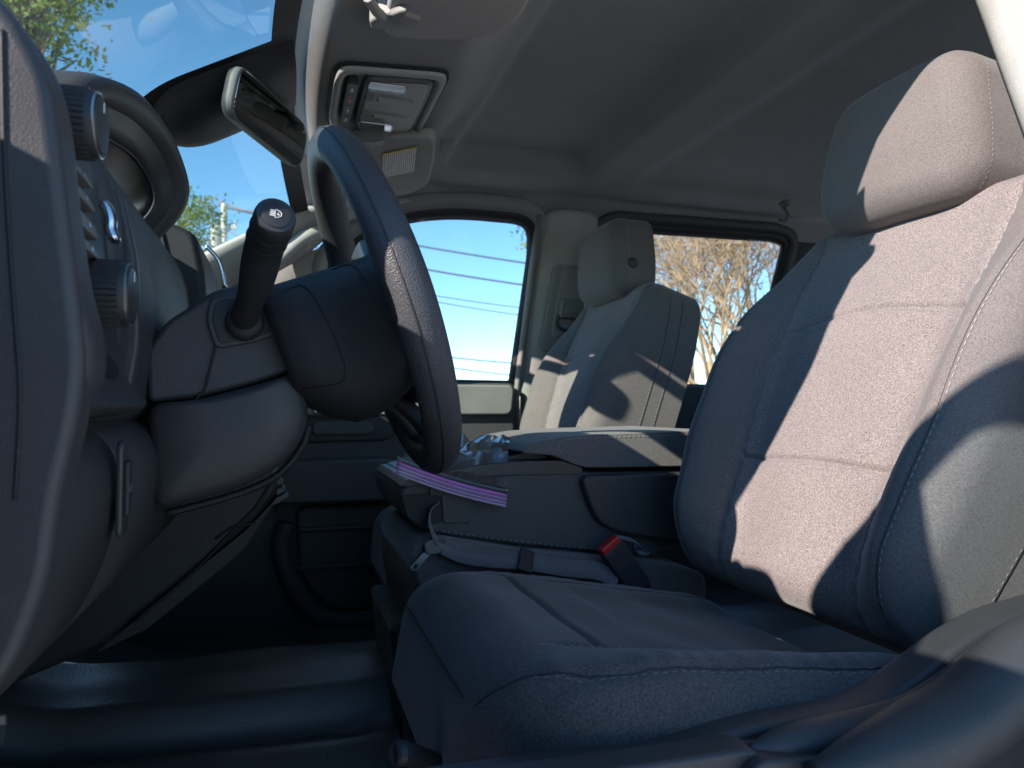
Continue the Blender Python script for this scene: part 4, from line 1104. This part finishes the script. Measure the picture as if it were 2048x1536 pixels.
basep = [xz(u, v, Y2) for u, v in ((815, 1105), (826, 1082), (850, 1070), (890, 1072), (1040, 1098), (1310, 1120), (1400, 1140), (1400, 1230), (1000, 1230), (880, 1215), (840, 1180), (820, 1140))]
prism('centre_cushion', round_poly(basep, .02), Y2 - .020, 1.285, M['bolster'], co, bev=.022, seg=4)
prism('cushion_tray', round_poly([xz(u, v, Y2) for u, v in ((820, 1140), (835, 1165), (870, 1190), (990, 1235), (1300, 1240), (1300, 1300), (840, 1290), (822, 1200))], .012), Y2 - .03, 1.29, M['matte'], co, bev=.010)
prism('console_base', [(.14, -.30), (.62, -.30), (.62, -.48), (.16, -.48)], 1.00, 1.25, M['matte'], co, bev=.01)

# belts and buckle on the inboard edge of the driver seat
lb = thing('seat_belt', at(1040, 1120, .945), 'blue grey lap belt lying between cushion and console, with a keeper loop', 'seat belt')
ribbon('webbing', crv([at(886, 1092, .950), at(930, 1110, .948), at(1000, 1118, .944), at(1050, 1122, .942), at(1130, 1135, .938), at(1195, 1142, .930), at(1235, 1165, .922)], 8), (.0, .60, .80), .027, .0015, M['belt'], lb, sharp=0)
k0, k1 = at(1038, 1116, .938), at(1066, 1126, .936)
ribbon('keeper_loop', [k0, k0.lerp(k1, .5), k1], (0, .60, .80), .034, .005, M['matte'], lb, bev=.0015)
tg = thing('belt_tongue', at(850, 1110, .955), 'belt tongue with a metal blade hanging from a thin strap by the console', 'belt tongue')
gp = round_poly([xz(u, v, .955) for u, v in ((846, 1085), (862, 1076), (900, 1092), (897, 1102), (872, 1106), (850, 1108))], .003)
prism('tongue_grip', gp, .946, .957, M['oc_dark'], tg, bev=.002)
bl = round_poly([xz(u, v, .952) for u, v in ((848, 1104), (860, 1108), (835, 1142), (822, 1140), (820, 1134))], .002)
prism('blade', bl, .9505, .953, M['silver'], tg, bev=.0006)
prism('blade_slot', round_poly([xz(u, v, .952) for u, v in ((830, 1126), (837, 1129), (831, 1138), (825, 1136))], .001), .9500, .9535, M['seal'], tg)
ribbon('strap', crv([at(872, 1008, .978), at(862, 1022, .974), at(860, 1045, .968), at(868, 1070, .962), at(880, 1092, .955)], 6), (.25, .95, .1), .030, .0014, M['belt'], tg, sharp=0)

bu = thing('belt_buckle', at(1260, 1190, .93), 'black seat belt buckle with a bright red release button', 'buckle')
ba, bb_ = at(1280, 1178, .930), at(1221, 1094, .930)
az = (bb_ - ba).normalized(); ax_ = Vector((0, 1, 0)).cross(az).normalized(); ay_ = az.cross(ax_)
Rb = Matrix((ax_, ay_, az)).transposed()
box('buckle_body', (ba + bb_) / 2, (.036, .020, (bb_ - ba).length), M['matte'], bu, rot=Rb, bev=.003)
box('release_button', bb_ + az * .003, (.033, .016, .012), M['red'], bu, rot=Rb, bev=.003)
box('label_panel', (ba + bb_) / 2 - ay_ * .0102 if ay_.y > 0 else (ba + bb_) / 2 + ay_ * .0102, (.026, .0010, .030), M['smooth'], bu, rot=Rb, bev=.0004)
f_ = -1 if ay_.y > 0 else 1
for k in range(2):
    box('embossed_line', (ba + bb_) / 2 + ay_ * f_ * .0110 + az * (.004 - .008 * k), (.016, .0006, .003), M['matte'], bu, rot=Rb)
ribbon('buckle_strap', [ba + az * .004, ba - az * .03, ba - az * .06 + Vector((.02, 0, 0))], (1, 0, .6), .030, .003, M['matte'], bu)
ribbon('loose_strap', crv([at(1236, 1074, .955), at(1268, 1082, .955), at(1285, 1098, .95), at(1290, 1106, .945), at(1275, 1104, .94), at(1268, 1092, .945)], 5), (0, .9, .3), .012, .0012, M['belt'], bu, sharp=0)

# ------------------------------------------------------------------ clear zip bag on the console
def film():
    m, nt, b, N, L = newmat('clear_film'); N.remove(b)
    out = N['Material Output']; tr = N.new('ShaderNodeBsdfTransparent'); gl = N.new('ShaderNodeBsdfGlossy'); df = N.new('ShaderNodeBsdfTranslucent')
    tr.inputs[0].default_value = (.96, .97, .98, 1); gl.inputs['Roughness'].default_value = .12
    lw = N.new('ShaderNodeLayerWeight'); lw.inputs[0].default_value = .60
    mx = N.new('ShaderNodeMixShader'); L.new(lw.outputs['Facing'], mx.inputs[0]); L.new(tr.outputs[0], mx.inputs[1]); L.new(gl.outputs[0], mx.inputs[2])
    df.inputs[0].default_value = (.9, .92, .95, 1)
    m2 = N.new('ShaderNodeMixShader'); m2.inputs[0].default_value = .34; L.new(mx.outputs[0], m2.inputs[1]); L.new(df.outputs[0], m2.inputs[2])
    L.new(m2.outputs[0], out.inputs[0]); return m
M['film'] = film()
M['zip'] = simple('purple_zip', (.62, .20, .62), .35)
M['zip_pale'] = simple('pale_zip', (.62, .60, .78), .35)
bg = thing('zip_bag', at(900, 940, 1.0), 'crumpled clear zip bag with a purple seal lying over the console edge', 'bag')
rb = random.Random(4)
NU, NV = 22, 13
def bagp(s, t, top):                                    # s along the zip, t from the zip to the far end
    p0 = at(lerp(794, 1014, s), lerp(922, 988, s) + 6 * math.sin(s * 3.1), .962)
    p1 = at(lerp(850, 1018, s), 925, 1.13)
    p = p0.lerp(p1, t)
    ridge = 1 - abs(2 * ((s * 2.6 + t * 1.7) % 1) - 1)
    ridge2 = 1 - abs(2 * ((s * 4.3 - t * 2.9 + .3) % 1) - 1)
    ridge3 = 1 - abs(2 * ((t * 4.1 + s * 1.3) % 1) - 1)
    k = sm(.10, .30, t) * (1 - .6 * sm(.75, 1, t))
    k = max(k, .25 * sm(.0, .06, t))
    hgt = k * (.021 * ridge * ridge2 + .012 * ridge3 + .010 * sm(.3, .9, s)) * (1.0 if top else .35)
    zb = lerp(p0.z, -.0775, sm(.08, .22, t))
    return Vector((p.x + k * .006 * (ridge2 - .5) + rb.uniform(-.003, .003) * k, p.y + k * .008 * (ridge - .5) + rb.uniform(-.004, .004) * k, zb + hgt + (.003 * k if top else 0) + rb.uniform(-.003, .005) * k))
for tp in (0, 1):
    sheet('bag_film', [[bagp(i / NU, j / NV, tp) for i in range(NU + 1)] for j in range(NV + 1)], M['film'], bg, sharp=4)
def strip(nm, a0, a1, mat, dy):
    G = []
    for a in (a0, a1):
        G.append([at(lerp(794, 1014, i / 24) - .10 * a * 1 + 0, lerp(922, 988, i / 24) + 6 * math.sin(i / 24 * 3.1) + a, .962 - dy) for i in range(25)])
    return sheet(nm, G, mat, bg, solid=.0012, sharp=0)
strip('zip_seal', 0, 8, M['zip'], .001); strip('zip_ridge', 8.5, 11, M['zip_pale'], .002)
strip('zip_seal', 12, 15, M['zip'], .002); strip('zip_ridge', 16, 19, M['zip_pale'], .002); strip('zip_seal', 20, 22, M['zip'], .002); strip('zip_lip', 22, 26, M['zip_pale'], .001)
strip('zip_lip', -10, 0, M['film'], .001)

# ------------------------------------------------------------------ outside: trees, pole, lines
M['bark'] = plastic('tan_bark', (.46, .33, .20), .9, .4, 60, .1, .25)
M['bark2'] = plastic('grey_bark', (.22, .18, .14), .9, .4, 60, .1, .25)
def leafmat(name, c0, c1):
    m, nt, b, N, L = newmat(name)
    co_ = N.new('ShaderNodeTexCoord'); n = noise(N, L, co_, 3, 3)
    r = ramp(N, L, n.outputs[0], [(.35, c0), (.65, c1)]); L.new(r.outputs[0], b.inputs['Base Color'])
    b.inputs['Roughness'].default_value = .6
    tl = N.new('ShaderNodeBsdfTranslucent'); L.new(r.outputs[0], tl.inputs[0])
    mx = N.new('ShaderNodeMixShader'); mx.inputs[0].default_value = .45; L.new(b.outputs[0], mx.inputs[1]); L.new(tl.outputs[0], mx.inputs[2])
    L.new(mx.outputs[0], N['Material Output'].inputs[0]); return m
M['leaf'] = leafmat('green_leaves', (.13, .19, .05), (.30, .34, .10))
M['leaf2'] = leafmat('autumn_leaves', (.30, .17, .05), (.24, .26, .07))

def add_tube(V, F, p0, p1, r0, r1, n):
    t = (p1 - p0).normalized(); a = t.orthogonal().normalized(); b = t.cross(a); k = len(V)
    for p, r in ((p0, r0), (p1, r1)):
        for i in range(n):
            an = 2 * math.pi * i / n; V.append(p + a * (math.cos(an) * r) + b * (math.sin(an) * r))
    for i in range(n): F.append((k + i, k + (i + 1) % n, k + n + (i + 1) % n, k + n + i))
def add_leaf(V, F, p, s, rg):
    d = Vector((rg.gauss(0, 1), rg.gauss(0, 1), rg.gauss(0, .7))).normalized(); e_ = d.orthogonal().normalized()
    k = len(V); V += [p, p + d * s * .5 + e_ * s * .28, p + d * s, p + d * s * .5 - e_ * s * .28]; F.append((k, k + 1, k + 2, k + 3))

def bare_tree(name, base, stems, label, seed, height):
    rg = random.Random(seed); T = [[], []]; C = [[], []]; Lf = [[], []]
    def grow(p, d, ln, r, lv):
        seg = 3; tgt = T if lv < 2 else C
        for q in range(seg):
            d2 = (d + Vector((rg.gauss(0, .10), rg.gauss(0, .10), rg.gauss(.03, .06)))).normalized()
            p2 = p + d2 * ln / seg; r2 = r * .88
            add_tube(tgt[0], tgt[1], p, p2, r, r2, 8 if lv < 2 else (5 if lv < 4 else 3))
            if lv >= 2:
                for _ in range(4 if lv < 5 else 5):
                    if rg.random() < .7: 
                        sd = (d2 + Vector((rg.gauss(0, .7), rg.gauss(0, .7), rg.gauss(.2, .5)))).normalized()
                        add_tube(C[0], C[1], p2, p2 + sd * rg.uniform(.10, .36), max(.004, r2 * .35), .003, 3)
            p, d, r = p2, d2, r2
        if lv < 6 and r > .0035:
            for _ in range(3 if lv in (1, 2, 3) else 2):
                sp_2 = .38 if lv < 3 else .55
                nd_ = (d + Vector((rg.gauss(0, sp_2), rg.gauss(0, sp_2), rg.gauss(.15, .25)))).normalized()
                grow(p, nd_, ln * rg.uniform(.62, .85), r * rg.uniform(.55, .75), lv + 1)
        else:
            for _ in range(2):
                if rg.random() < .8: add_leaf(Lf[0], Lf[1], p + Vector((rg.gauss(0, .05), rg.gauss(0, .05), rg.gauss(0, .05))), rg.uniform(.03, .06), rg)
    t = thing(name, base, label, 'tree')
    for i in range(stems):
        an = 2 * math.pi * i / stems + rg.uniform(-.3, .3)
        grow(Vector(base) + Vector((math.cos(an), math.sin(an), 0)) * .10, Vector((math.cos(an) * .17, math.sin(an) * .17, 1)).normalized(), height * rg.uniform(.32, .48), rg.uniform(.05, .085), 0)
    tr_ = obj('trunk', T[0], T[1], M['bark'], t, sharp=0)
    cr_ = obj('crown', C[0], C[1], M['bark'], t, sharp=0)
    if Lf[0]:
        lo = obj('leaves', Lf[0], Lf[1], M['leaf2'], cr_); lo['kind'] = 'stuff'
    return t
b_ = at(1438, 760, 7.5)
bare_tree('bare_tree', (b_.x, b_.y, -1.25), 12, 'leafless multi-stemmed tree with tan bark seen through the rear door window', 5, 3.4)

def leafy_tree(name, c, R_, label, seed, n, ls, ground=-1.25, flat=.85):
    rg = random.Random(seed); c = Vector(c); T = [[], []]; Lf = [[], []]
    base = Vector((c.x - .1, c.y + .2, ground)); t = thing(name, base, label, 'tree')
    p = base; d = (c - base); k = 6
    for i in range(k):
        q = base + d * ((i + 1) / k) + Vector((rg.gauss(0, .05), rg.gauss(0, .05), 0)); add_tube(T[0], T[1], p, q, .14 * (1 - .12 * i), .14 * (1 - .12 * (i + 1)), 8); p = q
    clumps = []
    for i in range(46):
        v = Vector((rg.gauss(0, 1), rg.gauss(0, 1), rg.gauss(0, 1))).normalized() * (rg.random() ** .4)
        q = c + Vector((v.x * R_, v.y * R_, v.z * R_ * flat)); clumps.append(q)
        st_ = base.lerp(c, rg.uniform(.6, 1.0)); mid = st_.lerp(q, .5) + Vector((0, 0, rg.uniform(.05, .2) * R_))
        add_tube(T[0], T[1], st_, mid, .035, .02, 5); add_tube(T[0], T[1], mid, q, .02, .008, 4)
    for i in range(n):
        q = rg.choice(clumps) + Vector((rg.gauss(0, 1), rg.gauss(0, 1), rg.gauss(0, .8))) * R_ * .17
        add_leaf(Lf[0], Lf[1], q, ls * rg.uniform(.6, 1.3), rg)
    obj('trunk', T[0], T[1], M['bark2'], t, sharp=0)
    obj('crown', Lf[0], Lf[1], M['leaf'], t)
    return t
leafy_tree('leafy_tree', at(60, -20, 9), .95, 'green leafy tree high above the dashboard seen through the windshield', 3, 5200, .085)
leafy_tree('leafy_tree', at(335, 470, 17), 1.15, 'hazy green tree beyond the cluster hood near the utility pole', 8, 4200, .10)
leafy_tree('leafy_tree', at(1135, 440, 10), .72, 'green tree whose leaves show at the corner of the passenger window', 12, 2600, .08)

up_ = at(449, 408, 30)
po = thing('utility_pole', (up_.x, up_.y, -1.25), 'pale utility pole with wires seen through the windshield', 'utility pole')
M['pole'] = plastic('weathered_pole', (.55, .53, .49), .9, .2, 80, .1, .1)
tube('pole', [(up_.x, up_.y, -1.25), (up_.x, up_.y, up_.z)], [.16, .12], M['pole'], po, n=12)
box('crossarm', (up_.x, up_.y, up_.z - .9), (.9, .12, .12), M['pole'], po)
disc_stack('transformer', (up_.x - .3, up_.y, up_.z - 1.7), (0, 0, 1), [(0, .18), (.1, .2), (.7, .2), (.8, .15)], M['pole'], po, n=16)
for dx in (-.4, .4):
    disc_stack('insulator', (up_.x + dx, up_.y, up_.z - .84), (0, 0, 1), [(0, .05), (.1, .06), (.18, .03)], M['pole'], po, n=10)
M['wire'] = simple('cable', (.16, .18, .22), .6)
def wire(a, b, y0, y1, r, label, ext=1.5):
    p, q = at(a[0], a[1], y0), at(b[0], b[1], y1); d = q - p
    p, q = p - d * ext, q + d * ext
    pts = []
    for i in range(17):
        t = i / 16; m_ = p.lerp(q, t); m_.z -= .25 * (1 - (2 * t - 1) ** 2) - .25 * (1 - .4); pts.append(m_)
    o = tube('power_line', pts, r, M['wire'], None, n=6)
    return tag(o, label, 'power line', 'overhead power lines')
wire((820, 484), (1040, 520), 26, 26, .038, 'highest power line crossing the passenger window')
wire((845, 533), (1030, 563), 26, 26, .038, 'second power line from the top crossing the passenger window')
wire((880, 590), (1020, 610), 40, 40, .030, 'upper of two faint power lines mid passenger window')
wire((885, 603), (1015, 624), 40, 40, .030, 'lower of two faint power lines mid passenger window')
wire((905, 712), (1008, 722), 40, 40, .040, 'upper of two power lines near the passenger window sill')
wire((905, 733), (1000, 745), 40, 40, .040, 'lowest power line just above the passenger window sill')
wire((400, 412), (449, 407), 31, 30, .035, 'thin power line left of the utility pole top', 0)
wire((449, 407), (540, 424), 30, 29, .035, 'thin power line right of the utility pole top', .3)
wire((456, 462), (530, 480), 30, 29, .035, 'thin power line lower down on the utility pole', .3)
